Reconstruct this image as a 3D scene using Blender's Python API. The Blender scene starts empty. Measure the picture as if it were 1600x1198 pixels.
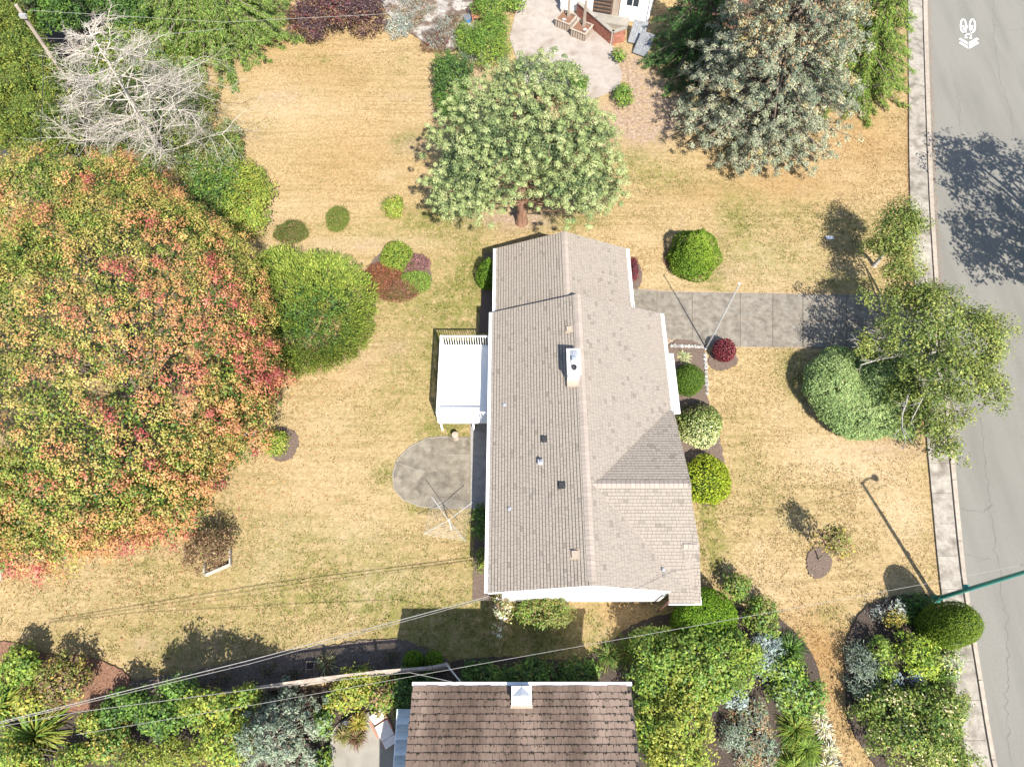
import bpy, math
import numpy as np
from mathutils import Vector, Matrix

# ------------------------------------------------------------------ camera, sky, sun, exposure
sc = bpy.context.scene
COL = sc.collection
TH = math.radians(26.5); FPX = 1080.0; CAMH = 32.0
cam_d = bpy.data.cameras.new('camera'); cam = bpy.data.objects.new('camera', cam_d); COL.objects.link(cam)
cam.location = (0, 0, CAMH); cam.rotation_euler = (TH, 0, 0)
cam_d.sensor_width = 36; cam_d.lens = FPX / 1600 * 36; cam_d.clip_end = 2000
sc.camera = cam
SUN_EL = math.radians(50.0); SUN_AZ = math.radians(-69.5)       # where the sun stands (counter-clockwise from +X)
world = bpy.data.worlds.new('World'); sc.world = world; world.use_nodes = True
wn = world.node_tree; sky = wn.nodes.new('ShaderNodeTexSky'); sky.sky_type = 'NISHITA'; sky.sun_disc = False
sky.sun_elevation = SUN_EL; sky.sun_rotation = math.radians(90) - SUN_AZ
wn.nodes['Background'].inputs['Strength'].default_value = 0.115
wn.links.new(sky.outputs[0], wn.nodes['Background'].inputs[0])
sun_d = bpy.data.lights.new('sun', 'SUN'); sun_d.energy = 4.8; sun_d.angle = math.radians(0.5); sun_d.color = (1.0, 0.95, 0.87)
sun = bpy.data.objects.new('sun', sun_d); COL.objects.link(sun)
sdir = Vector((math.cos(SUN_AZ) * math.cos(SUN_EL), math.sin(SUN_AZ) * math.cos(SUN_EL), math.sin(SUN_EL)))
sun.rotation_euler = sdir.to_track_quat('Z', 'Y').to_euler(); sun.location = sdir * 60
vs = sc.view_settings; vs.view_transform = 'Standard'; vs.look = 'None'; vs.gamma = 1; vs.exposure = 1.2; vs.use_curve_mapping = False

# ------------------------------------------------------------------ helpers
rng = np.random.default_rng(11)
A = np.array
def G(px, py, z=0.0):
    """the point at height z that the photograph shows at (px, py)"""
    d = A([px - 800.0, math.sin(TH) * FPX - math.cos(TH) * (py - 599.0), -math.cos(TH) * FPX - math.sin(TH) * (py - 599.0)])
    t = (z - CAMH) / d[2]
    return A([d[0] * t, d[1] * t, z])
def ppm(py, z=0.0):
    """pixels per metre"""
    return (math.cos(TH) * FPX + math.sin(TH) * (py - 599.0)) / (CAMH - z)
def lin(r, g, b):
    f = lambda c: (c / 255 / 12.92) if c <= 10 else ((c / 255 + 0.055) / 1.055) ** 2.4
    return (f(r), f(g), f(b))
def unit(v): return v / np.maximum(np.linalg.norm(v, axis=-1, keepdims=True), 1e-9)
def sn(p, f, seed=0):
    """cheap smooth noise, about -1..1"""
    r = np.random.default_rng(seed); out = 0; p = np.asarray(p, float)
    for k in range(5):
        d = unit(r.normal(size=p.shape[-1])) * f * (0.7 + 0.35 * k); out = out + np.sin(p @ d + r.uniform(0, 6.28)) / (1 + 0.3 * k)
    return out / 2.6
class Geo:
    """collects polygons that become ONE mesh"""
    def __init__(s): s.V = []; s.F = []; s.C = []; s.n = 0
    def add(s, V, F, col=None):
        V = np.asarray(V, float).reshape(-1, 3); F = np.asarray(F, np.int64)
        s.V.append(V); s.F.append(F + s.n); s.n += len(V)
        if col is not None:
            col = np.asarray(col, float)
            if col.ndim == 1: col = np.tile(col, (len(V), 1))
            s.C.append(col)
    def mesh(s, name, off=(0, 0, 0), smooth=False):
        me = bpy.data.meshes.new(name); V = np.concatenate(s.V) - np.asarray(off, float)
        loops = np.concatenate([f.ravel() for f in s.F]); tot = np.concatenate([np.full(f.shape[0], f.shape[1]) for f in s.F])
        me.vertices.add(len(V)); me.vertices.foreach_set('co', V.astype(np.float32).ravel())
        me.loops.add(len(loops)); me.loops.foreach_set('vertex_index', loops.astype(np.int32))
        me.polygons.add(len(tot)); me.polygons.foreach_set('loop_start', (np.cumsum(tot) - tot).astype(np.int32))
        me.polygons.foreach_set('loop_total', tot.astype(np.int32))
        me.polygons.foreach_set('use_smooth', np.full(len(tot), bool(smooth)))
        if s.C:
            c = np.concatenate(s.C); a = me.color_attributes.new('col', 'FLOAT_COLOR', 'POINT')
            a.data.foreach_set('color', np.concatenate([c, np.ones((len(c), 1))], 1).astype(np.float32).ravel())
        me.update(calc_edges=True)
        return me
    # shapes
    def box(s, lo, hi, col=None, M=None):
        x0, y0, z0 = lo; x1, y1, z1 = hi
        V = A([[x0,y0,z0],[x1,y0,z0],[x1,y1,z0],[x0,y1,z0],[x0,y0,z1],[x1,y0,z1],[x1,y1,z1],[x0,y1,z1]], float)
        if M is not None: V = (A(M.to_3x3()) @ V.T).T + A(M.translation)
        s.add(V, [[3,2,1,0],[4,5,6,7],[0,1,5,4],[1,2,6,5],[2,3,7,6],[3,0,4,7]], col); return s
    def beam(s, a, b, w, h, col=None):
        a = A(a, float); b = A(b, float); d = b - a; L = np.linalg.norm(d); d = d / L
        up = A([0, 0, 1.0]) if abs(d[2]) < 0.95 else A([1.0, 0, 0])
        x = unit(np.cross(d, up)); y = np.cross(x, d)
        V = [p + x * w / 2 * i + y * h / 2 * j for p in (a, b) for i, j in ((-1,-1),(1,-1),(1,1),(-1,1))]
        s.add(V, [[0,1,2,3],[7,6,5,4],[0,4,5,1],[1,5,6,2],[2,6,7,3],[3,7,4,0]], col); return s
    def tube(s, pts, rad, n=6, col=None, cap=True):
        pts = np.asarray(pts, float); k = len(pts); rad = np.broadcast_to(np.asarray(rad, float), (k,))
        t = np.gradient(pts, axis=0); t = unit(t)
        ref = A([0.31, 0.87, 0.38]) if abs(t[0] @ A([0.31, 0.87, 0.38])) < 0.9 else A([1.0, 0, 0])
        x = unit(np.cross(t, ref)); y = np.cross(t, x)
        an = np.arange(n) / n * 2 * math.pi
        V = pts[:, None] + rad[:, None, None] * (np.cos(an)[None, :, None] * x[:, None] + np.sin(an)[None, :, None] * y[:, None])
        i = np.arange(k - 1)[:, None] * n; j = np.arange(n)[None]; j2 = (j + 1) % n
        F = np.stack([i + j, i + j2, i + n + j2, i + n + j], -1).reshape(-1, 4)
        V = V.reshape(-1, 3); s.add(V, F, col)
        if cap and n >= 3:
            s.add(V[-n:], [list(range(n))], col); s.add(V[:n], [list(range(n))[::-1]], col)
        return s
    def lathe(s, prof, c=(0, 0, 0), n=20, col=None, bump=None):
        prof = np.asarray(prof, float); k = len(prof); an = np.arange(n) / n * 2 * math.pi
        V = np.stack([np.outer(prof[:, 1], np.cos(an)), np.outer(prof[:, 1], np.sin(an)), np.repeat(prof[:, :1], n, 1)], -1).reshape(-1, 3) + A(c)
        i = np.arange(k - 1)[:, None] * n; j = np.arange(n)[None]; j2 = (j + 1) % n
        s.add(V, np.stack([i + j, i + j2, i + n + j2, i + n + j], -1).reshape(-1, 4), col); return s
    def prism(s, poly, z0, z1, col=None):
        """upright prism over a plan polygon (counter-clockwise)"""
        P = [(p[0], p[1]) for p in poly]; n = len(P)
        area = sum(P[i][0] * P[(i + 1) % n][1] - P[(i + 1) % n][0] * P[i][1] for i in range(n))
        if area < 0: P = P[::-1]
        z1f = z1 if callable(z1) else (lambda x, y: z1)
        V = [(x, y, z0) for x, y in P] + [(x, y, z1f(x, y)) for x, y in P]
        s.add(V, [list(range(n, 2 * n))], col)
        s.add(V, [[i, (i + 1) % n, n + (i + 1) % n, n + i] for i in range(n)], col); return s

ORG = {}
def tag(o, label=None, cat=None, group=None, kind=None):
    if label: o['label'] = label
    if cat: o['category'] = cat
    if group: o['group'] = group
    if kind: o['kind'] = kind
    return o
def thing(name, label, cat, loc=(0, 0, 0), group=None):
    o = bpy.data.objects.new(name, None); COL.objects.link(o); o.location = [float(v) for v in loc]; o.empty_display_size = 0.3
    ORG[o.name] = A(loc, float); return tag(o, label, cat, group)
def part(name, geo, mat, parent=None, smooth=False, kind=None, label=None):
    """geometry given in world coordinates -> one mesh object (child of parent)"""
    off = ORG.get(parent.name, A([0., 0, 0])) if parent else A([0., 0, 0])
    me = geo.mesh(name, off, smooth) if isinstance(geo, Geo) else geo
    if mat and not me.materials: me.materials.append(mat)
    o = bpy.data.objects.new(name, me); COL.objects.link(o)
    if parent: o.parent = parent
    ORG[o.name] = off
    return tag(o, label, None, None, kind)
def single(name, geo, mat, label, cat, loc=None, group=None, smooth=False):
    """a thing that is one mesh, origin at its base"""
    off = A(loc, float) if loc is not None else np.concatenate(geo.V).mean(0) * A([1, 1, 0])
    me = geo.mesh(name, off, smooth); me.materials.append(mat)
    o = bpy.data.objects.new(name, me); COL.objects.link(o); o.location = off; ORG[o.name] = off
    return tag(o, label, cat, group)
def struct(name, geo, mat, smooth=False): return part(name, geo, mat, None, smooth, 'structure')
def inst(name, me, parent, M):
    o = bpy.data.objects.new(name, me); COL.objects.link(o); o.parent = parent; o.matrix_local = M; return o

# ------------------------------------------------------------------ materials
def new_mat(name):
    m = bpy.data.materials.new(name); m.use_nodes = True; return m, m.node_tree, m.node_tree.nodes['Principled BSDF']
def mat(name, c1, c2=None, scale=6.0, rough=0.8, bump=0.0, bscale=40.0, metal=0.0, island=0.0, objrand=0.0, detail=6.0, stretch=(1, 1, 1), c3=None, scale3=1.0, thr3=0.6, st3=None, w3=0.06):
    m, t, b = new_mat(name); L = t.links.new
    b.inputs['Roughness'].default_value = rough; b.inputs['Metallic'].default_value = metal
    b.inputs['Specular IOR Level'].default_value = 0.3
    tc = t.nodes.new('ShaderNodeTexCoord'); mp = t.nodes.new('ShaderNodeMapping'); mp.inputs['Scale'].default_value = stretch
    geo = t.nodes.new('ShaderNodeNewGeometry'); L(geo.outputs['Position'], mp.inputs['Vector'])
    n = t.nodes.new('ShaderNodeTexNoise'); n.inputs['Scale'].default_value = scale; n.inputs['Detail'].default_value = detail; n.inputs['Roughness'].default_value = 0.65
    L(mp.outputs[0], n.inputs['Vector'])
    r = t.nodes.new('ShaderNodeValToRGB'); e = r.color_ramp.elements
    c2 = c2 or c1
    e[0].position = 0.33; e[1].position = 0.67; e[0].color = (*c1, 1); e[1].color = (*c2, 1); L(n.outputs['Fac'], r.inputs[0]); out = r.outputs[0]
    if c3:
        n3 = t.nodes.new('ShaderNodeTexNoise'); n3.inputs['Scale'].default_value = scale3; n3.inputs['Detail'].default_value = 5
        m3 = t.nodes.new('ShaderNodeMapping'); m3.inputs['Scale'].default_value = st3 or stretch; L(geo.outputs['Position'], m3.inputs['Vector']); L(m3.outputs[0], n3.inputs['Vector'])
        r3 = t.nodes.new('ShaderNodeValToRGB'); r3.color_ramp.elements[0].position = thr3 - w3; r3.color_ramp.elements[1].position = thr3 + w3; L(n3.outputs['Fac'], r3.inputs[0])
        mx = t.nodes.new('ShaderNodeMix'); mx.data_type = 'RGBA'; L(r3.outputs[0], mx.inputs['Factor']); L(out, mx.inputs['A']); mx.inputs['B'].default_value = (*c3, 1); out = mx.outputs['Result']
    if island or objrand:
        hs = t.nodes.new('ShaderNodeHueSaturation'); mr = t.nodes.new('ShaderNodeMapRange'); k = island or objrand
        mr.inputs['To Min'].default_value = 1 - k; mr.inputs['To Max'].default_value = 1 + k
        if island: src = geo.outputs['Random Per Island']
        else: src = t.nodes.new('ShaderNodeObjectInfo').outputs['Random']
        L(src, mr.inputs['Value']); L(mr.outputs[0], hs.inputs['Value']); L(out, hs.inputs['Color']); out = hs.outputs[0]
    L(out, b.inputs['Base Color'])
    if bump:
        n2 = t.nodes.new('ShaderNodeTexNoise'); n2.inputs['Scale'].default_value = bscale; n2.inputs['Detail'].default_value = 4; L(mp.outputs[0], n2.inputs['Vector'])
        bp = t.nodes.new('ShaderNodeBump'); bp.inputs['Strength'].default_value = bump; bp.inputs['Distance'].default_value = 0.02
        L(n2.outputs['Fac'], bp.inputs['Height']); L(bp.outputs[0], b.inputs['Normal'])
    return m
def leaf_mat(name, rough=0.55, trans=0.35, spec=0.25, gain=1.0):
    m, t, b = new_mat(name); L = t.links.new
    at = t.nodes.new('ShaderNodeAttribute'); at.attribute_name = 'col'
    b.inputs['Roughness'].default_value = rough; b.inputs['Specular IOR Level'].default_value = spec
    tr = t.nodes.new('ShaderNodeBsdfTranslucent'); mx = t.nodes.new('ShaderNodeMixShader'); mx.inputs[0].default_value = trans
    g = t.nodes.new('ShaderNodeNewGeometry'); n = t.nodes.new('ShaderNodeTexNoise'); n.inputs['Scale'].default_value = 9; n.inputs['Detail'].default_value = 2
    L(g.outputs['Position'], n.inputs['Vector'])
    mr = t.nodes.new('ShaderNodeMapRange'); mr.inputs['To Min'].default_value = 0.75 * gain; mr.inputs['To Max'].default_value = 1.25 * gain; L(n.outputs['Fac'], mr.inputs['Value'])
    hs = t.nodes.new('ShaderNodeHueSaturation'); L(mr.outputs[0], hs.inputs['Value']); L(at.outputs['Color'], hs.inputs['Color'])
    L(hs.outputs[0], b.inputs['Base Color']); L(hs.outputs[0], tr.inputs['Color'])
    L(b.outputs[0], mx.inputs[1]); L(tr.outputs[0], mx.inputs[2]); L(mx.outputs[0], t.nodes['Material Output'].inputs['Surface'])
    return m
M_leaf = leaf_mat('broad_leaf', 0.5, 0.22); M_needle = leaf_mat('needle_foliage', 0.65, 0.2, 0.2); M_clip = leaf_mat('clipped_foliage', 0.65, 0.28, 0.15); M_blade = leaf_mat('grass_blade', 0.6, 0.3)
M_bark = mat('bark', (0.10, 0.075, 0.055), (0.2, 0.16, 0.125), 8, 0.9, 0.6, 30, stretch=(1, 1, .3))
M_redbark = mat('reddish_bark', (0.13, 0.07, 0.045), (0.26, 0.15, 0.10), 8, 0.9, 0.6, 30, stretch=(1, 1, .3))
M_deadbark = mat('weathered_grey_wood', (0.31, 0.275, 0.23), (0.5, 0.455, 0.39), 9, 0.85)
M_greybark = mat('pale_grey_bark', (0.22, 0.2, 0.18), (0.42, 0.39, 0.35), 9, 0.85)
M_shingle = mat('asphalt_shingle', (0.222, 0.19, 0.157), (0.265, 0.23, 0.192), 24, 0.92, 0.5, 90, island=0.3)
_t = M_shingle.node_tree                      # most tabs are near alike, a few are much darker
_mr = [n for n in _t.nodes if n.type == 'MAP_RANGE'][0]; _rp = _t.nodes.new('ShaderNodeValToRGB'); _e = _rp.color_ramp.elements
_e[0].position = 0.0; _e[0].color = (.38, .38, .38, 1); _e[1].position = 1.0; _e[1].color = (.72, .72, .72, 1)
for _p, _v in ((.03, .52), (.045, .66), (.11, .69), (.13, .76), (.9, .84)): _x = _e.new(_p); _x.color = (_v, _v, _v, 1)
_src = _mr.inputs['Value'].links[0].from_socket; _t.links.new(_src, _rp.inputs[0]); _t.links.new(_rp.outputs[0], _mr.inputs['Value']); _mr.inputs['To Min'].default_value = .42; _mr.inputs['To Max'].default_value = 1.2
M_ridge = mat('ridge_shingle', (0.25, 0.21, 0.178), (0.295, 0.25, 0.212), 30, 0.92, 0.3, 90, island=0.08)
M_felt = mat('roof_underlay', (0.05, 0.042, 0.036), (0.07, 0.06, 0.05), 12, 0.95)
M_white = mat('white_paint', (0.74, 0.74, 0.72), (0.8, 0.8, 0.78), 3, 0.5)
M_vinyl = mat('white_deck_vinyl', (0.75, 0.75, 0.74), (0.8, 0.8, 0.79), 1.2, 0.45, c3=(0.68, 0.68, 0.66), scale3=3, thr3=0.68)
M_siding = mat('white_siding', (0.72, 0.71, 0.68), (0.79, 0.78, 0.75), 2, 0.55)
M_found = mat('painted_foundation', (0.4, 0.38, 0.35), (0.5, 0.48, 0.44), 5, 0.85, 0.3)
M_glass, _t, _b = new_mat('window_glass'); _b.inputs['Base Color'].default_value = (0.03, 0.04, 0.05, 1); _b.inputs['Roughness'].default_value = 0.06; _b.inputs['Specular IOR Level'].default_value = 0.6
M_concrete = mat('old_concrete', (0.115, 0.099, 0.079), (0.225, 0.2, 0.161), 2.6, 0.93, 0.6, 45, c3=(0.215, 0.193, 0.16), scale3=2.3, thr3=0.62, objrand=0.05, detail=10)
M_patio = mat('stained_patio_concrete', (0.1, 0.085, 0.066), (0.22, 0.192, 0.146), 1.7, 0.93, 0.6, 45, c3=(0.22, 0.195, 0.15), scale3=1.9, thr3=0.6, detail=10)
M_pale = mat('pale_concrete', (0.25, 0.215, 0.185), (0.34, 0.30, 0.262), 1.6, 0.93, 0.35, 40, c3=(0.225, 0.18, 0.145), scale3=0.8, thr3=0.6, detail=9)
M_pale2 = mat('weathered_neighbour_concrete', (0.2, 0.182, 0.152), (0.275, 0.252, 0.215), 1.6, 0.93, 0.35, 40, c3=(0.2, 0.185, 0.16), scale3=0.8, thr3=0.64)
M_walk = mat('sidewalk_concrete', (0.215, 0.19, 0.157), (0.325, 0.294, 0.248), 5, 0.93, 0.6, 50, objrand=0.1, c3=(0.125, 0.108, 0.088), scale3=1.6, thr3=0.6, w3=.12, detail=9)
M_kerb = mat('kerb_concrete', (0.25, 0.21, 0.168), (0.34, 0.295, 0.242), 5, 0.93, 0.5, 50, objrand=0.06)
M_side = mat('shaded_walk_concrete', (0.2, 0.19, 0.175), (0.28, 0.265, 0.245), 4, 0.93, 0.4, 40)
M_asph = mat('worn_asphalt', (0.155, 0.147, 0.126), (0.197, 0.187, 0.163), 26, 0.92, 0.5, 120, detail=8, c3=(0.145, 0.138, 0.119), scale3=0.8, thr3=0.58, st3=(1.3, .16, 1), w3=.16)
M_tar = mat('crack_filler', (0.1, 0.095, 0.085), (0.15, 0.142, 0.126), 14, 0.85)
M_mark = mat('road_paint', (0.5, 0.5, 0.48), (0.66, 0.66, 0.64), 10, 0.7, c3=(.3, .29, .27), scale3=16, thr3=.6)
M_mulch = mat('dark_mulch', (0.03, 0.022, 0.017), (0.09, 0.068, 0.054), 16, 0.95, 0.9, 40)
M_bedsoil = mat('grey_brown_bed_soil', (0.075, 0.056, 0.043), (0.17, 0.135, 0.108), 9, 0.95, 0.9, 40)
M_soil = mat('dry_soil', (0.2, 0.145, 0.105), (0.34, 0.265, 0.2), 7, 0.95, 0.7, 40)
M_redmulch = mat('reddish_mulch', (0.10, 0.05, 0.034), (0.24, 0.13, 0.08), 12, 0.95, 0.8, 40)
M_ringsoil = mat('brown_bed_soil', (0.085, 0.06, 0.046), (0.16, 0.118, 0.093), 16, 0.95, 0.7, 50)
M_gravel = mat('pale_gravel', (0.2, 0.178, 0.152), (0.4, 0.37, 0.33), 5, 0.95, 1.0, 22, c3=(0.12, 0.085, 0.065), scale3=1.1, thr3=0.53, detail=10)
M_rock = mat('pale_rock', (0.2, 0.185, 0.165), (0.36, 0.335, 0.3), 4, 0.92, 0.8, 12)
M_stone = mat('edging_stone', (0.2, 0.19, 0.175), (0.4, 0.38, 0.35), 6, 0.92, 0.6, 25, objrand=0.2)
M_wood = mat('weathered_wood', (0.24, 0.19, 0.15), (0.38, 0.32, 0.26), 5, 0.88, 0.5, 30, stretch=(1, 1, .2), objrand=0.12)
M_fence = mat('grey_fence_wood', (0.27, 0.225, 0.185), (0.4, 0.345, 0.29), 5, 0.88, 0.4, 30, objrand=0.1)
M_browntile = mat('brown_roof_tile', (0.078, 0.052, 0.038), (0.122, 0.084, 0.062), 5, 0.88, 0.6, 30, objrand=0.13, c3=(0.205, 0.148, 0.113), scale3=0.55, thr3=0.53, st3=(1, .25, .25), w3=.1, stretch=(1, .35, 1))
M_brick = mat('red_brick', (0.22, 0.085, 0.055), (0.36, 0.155, 0.105), 5, 0.9, 0.5, 30, island=0.2)
M_mortar = mat('mortar', (0.3, 0.27, 0.24), (0.38, 0.35, 0.31), 9, 0.95)
M_metal = mat('galvanised_metal', (0.45, 0.46, 0.47), (0.56, 0.57, 0.58), 6, 0.4, metal=0.6)
M_blackmetal = mat('black_vent_metal', (0.02, 0.02, 0.022), (0.04, 0.04, 0.042), 6, 0.5)
M_green = mat('green_pole_paint', (0.03, 0.16, 0.135), (0.045, 0.21, 0.175), 5, 0.4)
M_cable = mat('weathered_cable', (0.16, 0.15, 0.14), (0.25, 0.24, 0.225), 6, 0.6)
M_dcable = mat('black_cable', (0.02, 0.02, 0.02), (0.035, 0.035, 0.035), 6, 0.5)
M_terra = mat('terracotta_paint', (0.34, 0.13, 0.08), (0.45, 0.19, 0.12), 6, 0.8, objrand=0.06)
M_blue = mat('blue_plastic', (0.05, 0.17, 0.42), (0.07, 0.2, 0.48), 6, 0.4)
M_beige = mat('beige_vent_paint', (0.27, 0.215, 0.165), (0.33, 0.27, 0.21), 6, 0.6)
M_corr = mat('grey_sheet_metal', (0.16, 0.165, 0.17), (0.26, 0.265, 0.27), 5, 0.5, metal=0.4)
M_polycarb = mat('pale_awning_sheet', (0.36, 0.41, 0.42), (0.46, 0.51, 0.52), 3, 0.4)
M_brownwood = mat('dark_brown_boards', (0.10, 0.06, 0.04), (0.17, 0.11, 0.075), 6, 0.8, stretch=(1, 1, .3))
M_brownpaint = mat('brown_trim_paint', (0.12, 0.06, 0.045), (0.16, 0.085, 0.06), 6, 0.7)
M_cushion = mat('pale_cushion_cloth', (0.62, 0.58, 0.54), (0.7, 0.66, 0.62), 8, 0.9)
M_pot = mat('dark_glazed_pot', (0.03, 0.035, 0.04), (0.06, 0.065, 0.07), 8, 0.35)

# ------------------------------------------------------------------ plan shapes used again and again
def W(pts, z=0.0): return [G(x, y, z) for x, y in pts]
def smooth_loop(pts, n=6):
    P = np.asarray([(p[0], p[1]) for p in pts], float); k = len(P); out = []
    for i in range(k):
        a, b, c, d = P[i - 1], P[i], P[(i + 1) % k], P[(i + 2) % k]
        for j in range(n):
            t = j / n; out.append(0.5 * ((2 * b) + (c - a) * t + (2 * a - 5 * b + 4 * c - d) * t * t + (3 * b - a - 3 * c + d) * t ** 3))
    return out
def inside(poly, xy):
    P = np.asarray([(p[0], p[1]) for p in poly], float); x, y = xy[:, 0], xy[:, 1]; r = np.zeros(len(x), bool); k = len(P)
    for i in range(k):
        (x0, y0), (x1, y1) = P[i], P[(i + 1) % k]
        if y0 == y1: continue
        c = ((y0 > y) != (y1 > y)) & (x < (x1 - x0) * (y - y0) / (y1 - y0) + x0); r ^= c
    return r
KEEP_OUT = []                       # where no lawn grass grows
def sheet(name, poly, h, m, skirt=True, keep=True):
    g = Geo(); g.prism(poly, -0.05, h)
    if keep: KEEP_OUT.append(poly)
    return struct(name, g, m)

# ================================================================== GROUND
MASK = []   # (px, py, radius x m, radius y m, amount, kind)  kind: g green, p pale, d bare soil, o orange-tan
for a in [(650,470,3.6,2.6,.75,'g'),(700,560,1.6,3.5,.8,'g'),(560,360,5,1.0,.5,'g'),(690,340,2.5,.8,1.2,'g'),(735,430,1,3,1.,'g'),(745,620,.7,2,1.,'g'),(690,670,1.2,.7,1.1,'g'),
          (745,840,.6,2.2,1.1,'g'),(740,990,3,1.2,1.0,'g'),(680,985,2,1,.6,'g'),(840,1000,2.2,1.2,1.0,'g'),(600,740,.6,.8,.9,'g'),(650,790,.8,.4,.9,'g'),(400,850,6,2,.4,'g'),(600,880,4,2,.45,'g'),(200,960,5,1.5,.35,'g'),
          (500,940,5,1.2,.5,'g'),(330,1010,3,.8,.8,'g'),(560,660,2,2,.3,'g'),(620,590,1.5,2,.5,'g'),(880,345,2.6,.6,1.0,'g'),(1150,340,.9,2.2,.8,'g'),(1118,430,.7,1.8,.95,'g'),(985,250,2,1.6,.75,'g'),
          (1050,280,2.2,1.,.6,'g'),(1240,330,3,1.2,.5,'g'),(1220,400,3.5,1.4,.45,'g'),(1330,440,2,.6,.9,'g'),(1350,360,2,1,.6,'g'),(1105,800,.5,2.2,1.2,'g'),(1115,860,.8,1.2,.8,'g'),(1240,580,.7,1.8,.7,'g'),
          (1160,700,1,2.4,.35,'g'),(1295,960,.8,.5,.8,'g'),(1210,780,2.6,2,.3,'g'),(640,215,.7,.4,1.2,'g'),(620,225,.4,.5,.9,'g'),(660,240,1.2,.3,.7,'g'),(450,640,2,2,.12,'g'),(950,985,.9,.5,.3,'g'),(700,640,.5,1.2,.9,'g'),
          (1040,960,.5,.5,.8,'g'),(930,985,.3,1.3,.9,'g'),
          (430,165,2.6,2.2,.9,'p'),(420,320,4,.9,.5,'p'),(520,380,4,.4,.7,'p'),(1290,700,1.6,1.4,.85,'p'),(1350,720,3,1.0,.6,'p'),(1400,790,1.2,2.2,.45,'p'),(1040,440,1.6,.5,.8,'p'),(1230,430,2.8,1.0,.5,'p'),(560,760,4,2,.3,'p'),
          (100,940,3,1,.4,'p'),(1230,920,3,1,.3,'p'),(600,85,3,1,.25,'p'),(480,700,2,3,.3,'p'),(1000,370,1.6,.5,.6,'p'),(650,380,3,.5,.5,'p'),(1180,900,1.4,1.2,.35,'p'),(1310,270,2,2,.25,'p'),
          (960,190,2.2,1.4,1.3,'d'),(985,105,1.0,1.6,1.4,'d'),(1010,160,1.5,2.4,1.1,'d'),(1005,200,1.4,1.2,.8,'d'),(1020,170,1.2,2.0,1.0,'d'),(650,225,1.6,.8,.55,'d'),(690,160,.8,2.4,.7,'d'),(815,345,1.6,.8,.9,'d'),(740,130,1,2,.9,'d'),(420,345,1.2,.6,.5,'d'),(790,340,2.4,.5,.6,'d'),(1380,700,2,.5,.6,'d'),
          (500,110,4,3,.55,'o'),(560,250,4,3,.5,'o'),(1340,220,3,3,.8,'o'),(1250,290,3,1.2,.7,'o'),(1100,300,3,1,.5,'o'),(1300,1060,1.2,3,.8,'o'),(400,60,2.5,1,.8,'o'),(970,970,1.6,1.2,.8,'o'),(900,40,3,3,.1,'o'),(1260,1010,1.6,1,.6,'o')]:
    MASK.append((G(a[0], a[1])[:2], a[2], a[3], a[4], a[5]))
_r = np.random.default_rng(90)
for _ in range(150):
    k = _r.choice(['g', 'g', 'p', 'd', 'p']); rr = _r.uniform(.15, .5) if k == 'g' else _r.uniform(.3, 1.1)
    MASK.append((A([_r.uniform(-26, 22), _r.uniform(3, 42)]), rr * _r.uniform(.7, 1.8), rr * _r.uniform(.6, 1.1), _r.uniform(.35, .9) * (.6 if k == 'd' else 1), k))
def masks(xy):
    out = {k: np.zeros(len(xy)) for k in 'gpdo'}
    for c, rx, ry, amt, k in MASK:
        d = ((xy[:, 0] - c[0]) / rx) ** 2 + ((xy[:, 1] - c[1]) / ry) ** 2; out[k] += amt * np.exp(-d * 0.9)
    p = np.c_[xy, np.zeros(len(xy))]
    out['g'] += 0.10 * sn(p, 1.3, 5) + 0.13 * sn(p, 0.5, 6) + 0.05
    return {k: np.clip(v, 0, 1.2) for k, v in out.items()}
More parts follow.
